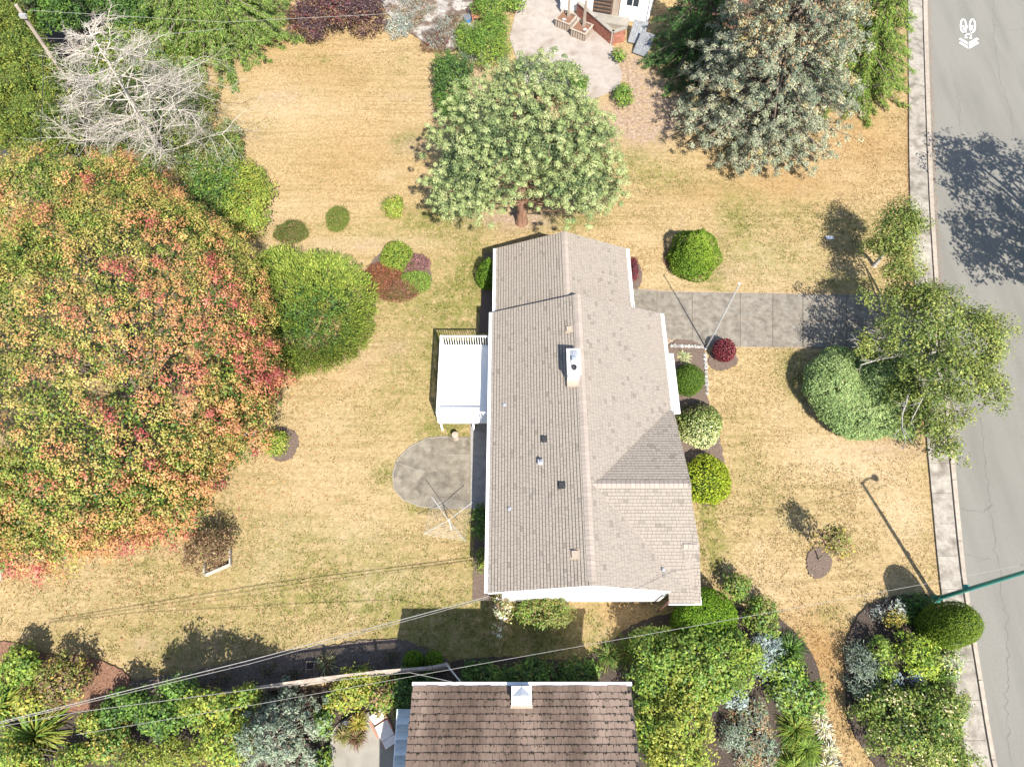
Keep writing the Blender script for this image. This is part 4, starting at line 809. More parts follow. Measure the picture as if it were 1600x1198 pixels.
# ---------------------------------------------------------------- pine behind the garage
pb = G(815, 347); 
pine_bl = [blobpx(815, 205, 6.6, 125, 80, 1.7), blobpx(745, 255, 4.8, 75, 75, 1.2), blobpx(890, 260, 4.8, 80, 75, 1.2), blobpx(830, 130, 7.2, 78, 45, 1.0), blobpx(925, 295, 3.6, 52, 38, .8), blobpx(715, 300, 3.6, 52, 40, .8), blobpx(770, 170, 6.6, 60, 50, 1.0), blobpx(880, 180, 6.6, 55, 50, 1.0), blobpx(900, 215, 5.8, 70, 50, 1.0)]
def pine():
    root = thing('pine_tree', 'pale green pine with bare reddish trunk behind the garage gable', 'tree', pb)
    cen, nr = shell_points(pine_bl, 3200, .6, 1.1, -.3, .24, 77, -.55, 1.9); kk = thin(cen, .35); cen, nr = cen[kk], nr[kk]; g = Geo(); w = Geo()
    c2, n2 = shell_points(pine_bl, 1500, .4, .82, -.3, .1, 78); clusters(g, c2, n2, 26, .36, .16, .06, [(1, (.07, .105, .045)), (1, (.11, .15, .065))])
    per = 95; P = np.repeat(cen, per, 0); v = unit(rdir(len(P)) + A([0, 0, .55])); rad = rng.uniform(.45, 1, len(P)) * .25 * np.repeat(rng.uniform(.6, 1.55, len(cen)), per); P2 = P + v * rad[:, None] * A([1, 1, .7])
    N = unit(v * .9 + A([0, 0, .3]) + rdir(len(P)) * .45); l = rng.uniform(.075, .14, len(P)); ct = np.repeat(rng.uniform(0, 1, len(cen)), per)
    add_leaves(g, P2, N, l, l * .42, colours([(1, (.15, .2, .078)), (2, (.24, .29, .112)), (1.6, (.335, .37, .165))], len(P), .14, ct * .75 + rng.uniform(0, .25, len(P))))
    part('crown', g, M_needle, root)
    top = A(pine_bl[3][0]) + [0, 0, .4]; ax = [pb - [0, 0, .05], pb + [0, 0, .4], pb + [.02, 0, 2.4], pb + [.05, .1, 4.6], pb + (top - pb) * .8, top]; w.tube(ax, [.4, .31, .26, .2, .12, .03], 10)
    ax = A(ax)
    for i in range(0, len(cen), 11):
        c = cen[i]; zt = min(max(1.6, c[2] - 1.0 - .25 * np.linalg.norm(c[:2] - pb[:2])), top[2] - .5); a = A([np.interp(zt, ax[:, 2], ax[:, k]) for k in range(3)]); limb(a, c, .055, .015, .25, 6, w)
    for d, z in (((-1.9, .3), 2.6), ((1.9, .2), 2.8), ((-1.2, -.2), 3.4), ((1.4, -.3), 3.6), ((.8, .2), 2.0)): limb(pb + [0, 0, z], pb + [d[0], d[1], z + .3], .06, .015, .2, 6, w)
    part('trunk', w, M_redbark, root, smooth=True)
pine()
# ---------------------------------------------------------------- blue spruce and its neighbours
SPR = [(1.1, (.125, .155, .105)), (2, (.215, .235, .155)), (1.6, (.335, .34, .225)), (.9, (.34, .27, .12))]
sb = G(1176, 206)
conifer('blue_spruce', 'large grey blue spruce with tan cones beside the street lawn', sb, 14.5, 5.7, 21, 15, SPR, 'spruce', .2, .8, .68, cones=.42, lenvar=.07)
conifer('western_cedar', 'dark green feathery cedar in the shade beside the blue spruce', G(1085, 95), 8.5, 3.6, 20, 12, [(2, (.035, .085, .022)), (1.5, (.06, .13, .03)), (.5, (.13, .19, .05))], 'cedar', .3, .5)
conifer('cypress_tree', 'bright green cypress with feathery tips reaching over the sidewalk', G(1322, 128), 8.5, 3.9, 24, 13, [(1.4, (.07, .125, .02)), (2, (.13, .2, .032)), (1, (.22, .28, .05))], 'cedar', .2, .4)
# ---------------------------------------------------------------- top left: deodar, bare tree, hedge, shrubs
conifer('deodar_cedar', 'feathery green deodar cedar with drooping tips over the dry lawn', G(345, 48), 9, 5.5, 30, 19, [(1.5, (.085, .15, .03)), (2, (.15, .22, .045)), (1, (.22, .28, .07))], 'cedar', .22, .6)
def bare_tree():
    b = G(266, 262); root = thing('bare_tree', 'leafless dead tree with pale grey twigs among green shrubs', 'tree', b); w = Geo(); tw = Geo(); H = 9.0
    ax = b + A([[0, 0, 0], [.05, 0, 2], [0, .1, 4.5], [.1, 0, 6.8], [.05, .05, H]]); w.tube(ax, [.17, .15, .11, .06, .015], 8)
    def grow(p, d, L, r, lv):
        k = (5, 4, 3, 2)[lv]; pts = [p]; dd = d
        for i in range(k): dd = unit(dd + rng.normal(0, .16, 3) + A([0, 0, -.035 if lv else .02])); pts.append(pts[-1] + dd * L / k)
        (w if lv == 0 else tw).tube(pts, np.linspace(r, r * .35, k + 1), 4 if lv < 2 else 3, cap=False)
        if lv < 3:
            m = (8, 7, 4)[lv]
            for i in range(m):
                q = pts[min(k, 2 + int((i + rng.uniform(0, .9)) / m * (k - 1)))] if lv == 0 else pts[min(k, 1 + int((i + rng.uniform(0, .9)) / m * k))]; sd = unit(np.cross(dd, [0, 0, 1.0]) * rng.choice([-1, 1]) + rng.normal(0, .35, 3)); grow(q, unit(dd * .75 + sd * .75), L * rng.uniform(.35, .55), max(r * .5, .006), lv + 1)
    for k in range(44):
        z = 1.4 + (H - 1.8) * (k / 36) ** .9; a = k * 2.4 + rng.normal(0, .25); L = 5.2 * (1 - (z / H) ** 1.3 * .8) * rng.uniform(.75, 1.1); p = A([np.interp(z, ax[:, 2], ax[:, i]) for i in range(3)])
        grow(p, unit(A([math.cos(a), math.sin(a), .12])), L, .042, 0)
    part('trunk', w, M_deadbark, root, smooth=True); part('twigs', tw, M_deadbark, root, True, 'stuff')
bare_tree()
hb = []
for i, (x, y) in enumerate([(20, 215), (62, 210), (100, 215), (15, 165), (60, 160), (98, 175), (10, 120), (55, 118), (92, 130), (5, 75), (48, 82), (0, 30), (30, 40)]): hb.append(blobpx(x, y, 3.0, 32, 45, 2.6))
plant('cedar_hedge', 'tall unclipped yellow green cedar hedge in the corner behind the maple', 'hedge', hb, [(1.5, (.06, .098, .018)), (2, (.125, .165, .03)), (1.1, (.21, .23, .04))], leaf=(.13, .05), dens=26, per=16, crad=.22, mat_=M_needle, upb=.5, rnd=.7, bump=.2, gaps=-.45, gf=3.5, apart=.34, macro=3, mr=.3, limbs=12, trunk_r=.08)
multi('dark_conifer', 'dark green conifer by the utility pole behind the cedar hedge', 'conifer', [(88, 20, 3, 42, 40, 2.6), (165, 5, 1.5, 45, 28, 1.3), (215, 15, 1.3, 45, 35, 1.2)], pal(deep=2, mid=1), leaf=(.2, .07), dens=14, mat_=M_needle)
for nm, lb, bl, pl in [('leafy_bush', 'mixed green bush right beneath the bare grey tree', [(235, 105, .8, 50, 40, .8), (190, 60, .8, 45, 40, .8), (150, 115, .9, 40, 40, .9), (285, 95, .7, 40, 40, .7), (190, 170, .8, 60, 55, .8), (250, 215, .7, 60, 45, .8), (290, 170, .7, 50, 45, .7), (150, 215, .9, 40, 40, .9)], pal(mid=2, lime=1, olive=2, deep=1)),
                       ('leafy_bush', 'grey twiggy olive bush between the bare tree and the dry lawn', [(345, 225, .7, 42, 35, .7), (320, 255, .7, 50, 35, .7)], pal(sage=1.5, olive=2, mid=1)),
                       ('leafy_bush', 'dark green bush between the maple and the yellow green bush', [(325, 315, .9, 45, 55, .9), (340, 275, .8, 42, 35, .8)], pal(deep=1.5, mid=2, olive=1, lime=.6)),
                       ('yellow_bush', 'loose yellow green bush at the lawn edge above the feathery yew', [(388, 325, .8, 44, 46, .85), (372, 285, .7, 35, 35, .7)], pal(yel=2.5, lime=2, mid=.8)),
                       ('plum_shrub', 'dark purple leaved shrub along the top of the dry back lawn', [(540, 12, 1.4, 65, 32, 1.3), (490, 25, 1., 40, 32, .9)], pal(plum=3, brown=1, wine=.5)),
                       ('twiggy_shrub', 'sparse brown and grey shrub hanging over the dry back lawn', [(575, 28, .6, 32, 24, .5)], pal(tanb=1, brown=1, plum=1.5)),
                       ('camellia_bush', 'rounded deep green camellia bush left of the tall pine', [(707, 118, 1.1, 33, 36, 1.1), (706, 150, .7, 30, 34, .8)], pal(deep=2.2, mid=1.6)),
                       ('juniper_bush', 'bright green juniper in front of the terracotta chair', [(762, 70, 1., 36, 34, 1.0), (735, 60, .7, 26, 26, .7), (775, 45, .9, 24, 24, .8)], pal(mid=2.4, lime=1.6)),
                       ('juniper_bush', 'green juniper behind the terracotta chair at the photo top', [(768, 10, 1., 32, 25, 1.0)], pal(mid=2.4, lime=1.2)),
                       ('leafy_bush', 'small green bush at the gravel edge by the top of the picture', [(806, 6, .6, 16, 14, .6)], pal(mid=1, lime=1)),
                       ('small_tree', 'small rounded green shrub on the pale patio edge behind the pine', [(890, 112, 1.2, 18, 18, .8), (905, 135, .7, 14, 18, .6)], pal(mid=2, lime=1, deep=1)),
                       ('leafy_bush', 'small lone green bush where the pale patio meets bare soil', [(974, 149, .5, 14, 17, .55)], pal(mid=2, lime=1)),
                       ('leafy_bush', 'little green plant below the end of the brick wall', [(967, 88, .4, 9, 10, .4)], pal(lime=1, mid=1))]:
    multi(nm, lb, 'shrub', bl, pl, leaf=(.12, .075) if nm not in ('juniper_bush',) else (.13, .05), dens=16, per=14, crad=.26, gaps=-.9, gf=2.5, mat_=M_needle if nm == 'juniper_bush' else None, trunk_r=.04)
g = Geo()
def grey_heather(px, py, r, lab, p_=pal(grey=2, tanb=1.2, brown=1)): shrub('heather_clump', lab, px, py, r, r * .7, .5, p_, leaf=(.14, .03), dens=26, per=12, rnd=1.2, upb=.8, trunk_r=.02, limbs=4)
grey_heather(645, 18, 34, 'dry brown heather in the middle of the pale gravel bed'); grey_heather(705, 40, 26, 'dry brown heather by the blue bin on the gravel', pal(tanb=1, brown=1.5, grey=1)); grey_heather(622, 40, 24, 'pale grey heather at the gravel bed corner nearest the lawn', pal(grey=3, white=1)); grey_heather(680, 62, 24, 'rusty heather at the lowest tip of the gravel bed', pal(brown=1.5, wine=.6, grey=1.5)); grey_heather(735, 82, 20, 'leafless grey shrub between gravel bed and juniper', pal(grey=2, white=.5))
# ---------------------------------------------------------------- yew beside the maple
yb_ = [blobpx(482, 488, 1.5, 98, 96, 1.6), blobpx(440, 445, 1.4, 60, 58, 1.3), blobpx(520, 520, 1.2, 58, 55, 1.1), blobpx(470, 545, 1.2, 65, 42, 1.1)]
def yew():
    root = thing('spreading_yew', 'wide feathery green yew next to the autumn maple', 'shrub', G(480, 505)); g = Geo(); cen, nr = shell_points(yb_, 3600, .8, 1.05, -.2, .12, 31, -.95, 4.)
    per = 14; P = np.repeat(cen, per, 0) + rng.normal(0, .1, (len(cen) * per, 3)); c = A(yb_[0][0]) - [0, 0, 1.2]; D = unit(P - c); D = unit(D + A([0, 0, .35]) + rdir(len(P)) * .4); N = unit(perp(D) + A([0, 0, .5])); N = unit(N - D * (N * D).sum(1, keepdims=True)); l = rng.uniform(.1, .2, len(P))
    ct = np.repeat(rng.uniform(0, 1, len(cen)), per); add_leaves(g, P, N, l, l * .3, colours([(1, (.1, .15, .022)), (2, (.19, .25, .04)), (1.4, (.29, .33, .065))], len(P), .2, ct * .7 + rng.uniform(0, .3, len(P))), D)
    cen, nr = shell_points(yb_, 900, .4, .75, -.2, .1, 31); clusters(g, cen, nr, 12, .3, .25, .09, pal(deep=2, mid=1)); part('foliage', g, M_needle, root, True); w = Geo(); skeleton(G(480, 505), yb_, .4, .08, 12, w); part('stem', w, M_bark, root)
yew()
# ---------------------------------------------------------------- small things on the back lawn
def mound(name, label, px, py, rx, ry, h, palette, leaf=(.085, .032), lump=.075):
    h = h * 1.4; c = G(px, py + 6); sc_ = ppm(py); r_ = ry / sc_ / .88; return clipped(name, label, 'shrub', c, dome(h, r_ * 1.12, foot=.85), [(w_, tuple(min(.6, 1.45 * v_) for v_ in c_)) for w_, c_ in palette], dens=1100, leaf=leaf, lump=lump, rx=rx / sc_ / r_, rough=.7, core=(.09, .085, .03), lf=5, out=2.6)
mound('low_mound', 'low olive brown mound plant on the dry back lawn', 455, 360, 24, 15, .38, [(1.5, (.085, .09, .025)), (1, (.12, .075, .04)), (1.4, (.075, .12, .022))])
mound('low_mound', 'upright oval olive green mound plant on the dry back lawn', 528, 339, 15, 17, .5, [(2, (.1, .115, .025)), (1.4, (.075, .13, .022)), (.6, (.13, .09, .04))])
shrub('lime_shrub', 'small bright yellow green shrub alone on the dry back lawn', 615, 323, 16, 16, .7, pal(lime=2, yel=1.5), leaf=(.09, .06), dens=36)
c = G(621, 408, .0); clipped('round_shrub', 'round light green clipped shrub in the circular heather bed', 'shrub', c, dome(1.25, .93), pal(lime=3, yel=1.2, mid=.7), leaf=(.085, .06), dens=420, lump=.04, rough=.5)
for lb, px, py, rx, ry, pl in [('rusty red heather filling the circular bed below the round shrub', 599, 434, 29, 24, [(2, (.15, .05, .03)), (1, (.22, .09, .05)), (1, (.09, .07, .025))]), ('dark rusty heather at the lowest edge of the circular bed', 622, 449, 30, 16, [(2, (.13, .05, .03)), (1, (.1, .09, .03)), (.6, (.25, .12, .1))]), ('pink flowered heather right of the round shrub', 651, 412, 20, 15, [(2, (.16, .075, .08)), (1, (.09, .07, .03)), (.6, (.3, .16, .17))]), ('green low heather mound in the circular bed', 650, 437, 22, 16, pal(mid=2, olive=1, lime=.5))]:
    mound('heather_clump', lb, px, py, rx, ry, .42, pl)
shrub('lime_shrub', 'yellow green shrub in the mulch ring at the maple edge', 430, 692, 19, 19, .8, pal(yel=2, lime=2), leaf=(.1, .06), dens=30)
# dead brown bush with a timber frame
multi('brown_bush', 'dried brown round bush standing in the lower back lawn', 'shrub', [(326, 858, 1.15, 37, 34, .95)], pal(brown=2.2, tanb=1.2, olive=.4), leaf=(.10, .05), dens=26, per=14, crad=.22, trunk=.5, trunk_r=.05, limbs=8, rnd=1.1, gaps=-.8, gf=3)
# ---------------------------------------------------------------- front lawn
def mottled(p): return np.clip(.5 + .3 * sn(p, 2.5, 8) + rng.normal(0, .2, len(p)), 0, 1)
c = G(1078, 412); clipped('cone_cedar', 'fat green cone shaped cedar on the front lawn above the driveway', 'shrub', c, cone(3.1, 1.38), [(1, (.07, .13, .014)), (2, (.13, .215, .022)), (1.2, (.2, .29, .03))], dens=460, leaf=(.10, .045), lump=.17, lf=3.4, rough=.5, tfun=mottled)
shrub('wine_shrub', 'dark red shrub half hidden by the garage eave', 988, 421, 9, 17, .8, pal(wine=3, plum=1), leaf=(.07, .05), dens=60)
c = G(1127, 556); clipped('wine_shrub', 'round burgundy shrub in a mulch ring beside the flagpole', 'shrub', c, ball(1.15, .6), [(2, (.13, .02, .03)), (1, (.2, .045, .05)), (.4, (.3, .12, .11))], dens=520, leaf=(.075, .05), lump=.03, core=(.04, .01, .012), rough=.6)
jb = [(1300, 610), (1380, 600), (1345, 640)]
def juniper():
    bl = [blobpx(1300, 603, .95, 42, 50, 1.15), blobpx(1380, 598, 1.1, 42, 52, 1.5), blobpx(1340, 632, .8, 66, 54, 1.0), blobpx(1395, 640, .7, 42, 44, .8), blobpx(1310, 570, .6, 32, 28, .7)]
    return plant('spreading_juniper', 'wide soft blue green two humped juniper by the gnarled street tree', 'shrub', bl, [(1, (.13, .19, .065)), (2.2, (.22, .3, .11)), (1.2, (.3, .375, .15))], leaf=(.10, .045), dens=110, macro=1, per=12, crad=.11, mat_=M_clip, s0=.93, bump=.07, inner_n=.25, trunk_r=.07, rnd=.5, upb=.5, tfun=mottled)
juniper()
def street_tree(name, label, base, bl, seed, leafy=1.0, gaps=-.2, **k):
    return plant(name, label, 'tree', [blobpx(*b) for b in bl], [(1.4, (.07, .105, .022)), (2, (.14, .175, .036)), (1.1, (.225, .25, .058))], leaf=(.115, .065), dens=8.5 * leafy, per=22, crad=.33, bump=.3, gaps=gaps, gf=2.6, s0=.55, seed=seed, base=base, foliage='crown', stem='trunk', bark=M_greybark, inner_n=.22, **k)
street_tree('street_tree', 'small leaning green street tree at the sidewalk above the driveway', G(1366, 415), [(1405, 358, 3.3, 44, 38, .9), (1390, 385, 2.6, 40, 22, .6)], 5, 2.3, -.7, trunk=1.3, trunk_r=.11, limbs=9)
street_tree('street_tree', 'large gnarled street tree hanging over the driveway end and road', G(1432, 590), [(1470, 490, 4.2, 70, 55, 1.0), (1530, 520, 4.0, 52, 52, .9), (1415, 470, 3.4, 70, 34, .8), (1425, 520, 3.8, 60, 44, .8), (1412, 610, 2.2, 34, 34, .6), (1490, 590, 4.2, 75, 55, .9), (1452, 655, 2.0, 58, 40, .7), (1372, 540, 3.2, 42, 18, .4), (1540, 590, 3.8, 32, 36, .6), (1480, 700, 1.9, 20, 22, .5), (1420, 420, 3.2, 40, 22, .6)], 8, 1.9, -.28, trunk=1.5, trunk_r=.2, limbs=22)
def dead_boughs():
    st = [o for o in COL.objects if o.name.startswith('street_tree') and 'gnarled' in o.get('label', '')][0]; g = Geo(); b = A(ORG[st.name])
    for px, py, z in [(1352, 540, 3.2), (1370, 528, 3.3), (1390, 535, 3.4), (1345, 570, 3.0), (1385, 560, 3.2), (1500, 630, 4.1), (1425, 655, 3.6), (1415, 690, 3.4), (1455, 600, 4.2), (1440, 545, 4.0)]:
        e = G(px, py, z); p = limb(b + [.1, .2, 1.7], e, .07, .02, .4, 8, g)
        for _ in range(7):
            q = p[rng.integers(4, 8)]; d = unit(e - b + rng.normal(0, 1.6, 3)); r = limb(q, q + d * rng.uniform(.4, .95), .018, .006, .5, 4, g)
            for _ in range(3): limb(r[2], r[2] + unit(d + rng.normal(0, .8, 3)) * .35, .009, .004, .4, 3, g)
    part('dead_bough', g, M_greybark, st)
dead_boughs()
rt = A([32.5, 22.4, 0]); plant('street_tree', 'street tree across the road whose shadow falls on the asphalt', 'tree', [(rt + [0, 0, 7.2], A([4.6, 5.2, 1.8])), (rt + [-2.9, -2.2, 6.2], A([2.8, 3.0, 1.2])), (rt + [-2.2, 3.8, 6.6], A([3.2, 2.4, 1.2])), (rt + [1.5, -5.2, 6.6], A([3., 2.6, 1.2]))], pal(mid=2, lime=1.5, olive=1), leaf=(.2, .13), dens=6.5, per=14, crad=.33, gaps=.08, gf=2.2, s0=.6, base=rt, foliage='crown', stem='trunk', trunk=2.5, trunk_r=.25, limbs=18, inner_n=.3, seed=4)
multi('sapling', 'thin young tree with sparse bronze leaves in a mulch ring', 'tree', [(1302, 842, 1.9, 32, 28, .8), (1318, 860, 1.5, 18, 16, .5)], pal(olive=2, brown=1.2, gold=.6), leaf=(.12, .06), dens=17, per=10, crad=.25, gaps=-.4, gf=4, trunk=.9, trunk_r=.03, limbs=8, base=G(1278, 874), s0=.4, foliage='crown', stem='trunk')
# ---------------------------------------------------------------- along the street side of the house
c = G(1074, 598); clipped('box_shrub', 'smooth oval dark green clipped shrub by the bay window', 'shrub', c, dome(1.25, .88), [(2, (.07, .13, .016)), (1.2, (.12, .19, .022))], dens=560, leaf=(.06, .03), lump=.02)
def varieg(p): return np.clip(.42 - .5 * (p[:, 1] - vgc[1]) / 1.0 + rng.normal(0, .2, len(p)), 0, 1)
vgc = G(1090, 668); clipped('variegated_shrub', 'rounded cream and green variegated shrub between dark oval and lime shrub', 'shrub', vgc, dome(1.5, 1.2), [(.8, (.12, .1, .06)), (1, (.12, .18, .035)), (1.4, (.3, .35, .11)), (1.2, (.52, .54, .28))], dens=330, leaf=(.09, .06), lump=.05, rough=.7, tfun=varieg)
c = G(1101, 752); clipped('lime_shrub', 'round bright lime green shrub against the house corner roof', 'shrub', c, dome(1.35, 1.24), [(1, (.15, .22, .018)), (2, (.27, .33, .025)), (1, (.36, .4, .045))], dens=330, leaf=(.1, .06), lump=.07, rough=.7)
tussock('white_grass', 'cream striped grass tuft between the stone edging and oval shrub', 1068, 560, .5, 120, pal(cream=2, sage=1), .03)
c = G(765, 440); clipped('cone_cedar', 'narrow clipped green shrub tucked under the garage eave', 'shrub', c, cone(2.2, .72), [(1, (.07, .14, .014)), (2, (.12, .21, .02))], dens=460, leaf=(.08, .04), lump=.03)
shrub('border_plant', 'dark green bush beside the clothes airer under the house eave', 752, 815, 13, 26, .7, pal(deep=1, mid=2), leaf=(.11, .06)); shrub('border_plant', 'yellowish green plant near the rear corner of the house wall', 751, 875, 10, 18, .5, pal(olive=2, lime=1), leaf=(.1, .05))
# ---------------------------------------------------------------- below the white gable
multi('olive_shrub', 'wide olive green shrub against the white gable wall', 'shrub', [(850, 956, .8, 46, 30, .8)], pal(olive=2.4, mid=1, tanb=.5, lime=.4), leaf=(.1, .05), dens=34, per=14, crad=.2, gaps=-.9, gf=4)
multi('white_climber', 'straggly cream flowered climber at the gable corner', 'climber', [(786, 952, 1.0, 14, 22, .8), (780, 978, .4, 9, 16, .35)], pal(cream=1.5, tanb=1, olive=1, white=.7), leaf=(.1, .05), dens=16, per=10, crad=.22, gaps=-.5, gf=5, trunk_r=.04, bark=M_greybark)
bx = G(1092, 975); clipped('arborvitae', 'tall bright green rounded arborvitae at the porch corner', 'shrub', bx, barrel(2.4, 1.25), [(1, (.08, .16, .012)), (2, (.14, .24, .018))], dens=480, leaf=(.1, .04), lump=.05)
for px, lb in ((648, 'left of the two clipped green balls at the fence end'), (680, 'right of the two clipped green balls at the fence end')):
    c = G(px, 1033); clipped('clipped_ball', lb, 'shrub', c, ball(.95, .40), [(1, (.08, .16, .012)), (2, (.14, .24, .018))], dens=700, leaf=(.06, .03), lump=.015, group='pair of clipped balls')
tussock('grass_tuft', 'pale dry grass tuft in the dark bed under the lattice fence', 511, 1037, .55, 160, pal(cream=1, tanb=2, olive=1), .03)
for px, py, r, lb in [(420, 1045, 11, 'dark leafy plant in the fence bed well left of the wooden crate'), (456, 1052, 10, 'brownish plant in the fence bed next to the wooden crate'), (562, 1046, 10, 'low plum coloured plant in the fence bed right of the dry grass tuft'), (612, 1028, 11, 'dark plant in the fence bed nearest the clipped green balls'), (345, 1060, 13, 'larger dark plant in the fence bed under the thick cable'), (315, 1070, 13, 'dark plant at the tree end of the fence bed')]:
    shrub('bed_plant', lb, px, py, r, r * .7, .3, pal(deep=1, brown=2, olive=.6, plum=1), leaf=(.09, .04), dens=26, group='small plants in the fence bed', trunk_r=.012, limbs=3, inner_n=0)
conifer('silver_conifer', 'silvery blue conifer with dense tips left of the rear patio', G(447, 1152), 4.3, 1.8, 15, 11, [(1, (.12, .155, .11)), (2, (.21, .25, .175)), (1.2, (.31, .35, .25))], 'spruce', .2, .4, .85)
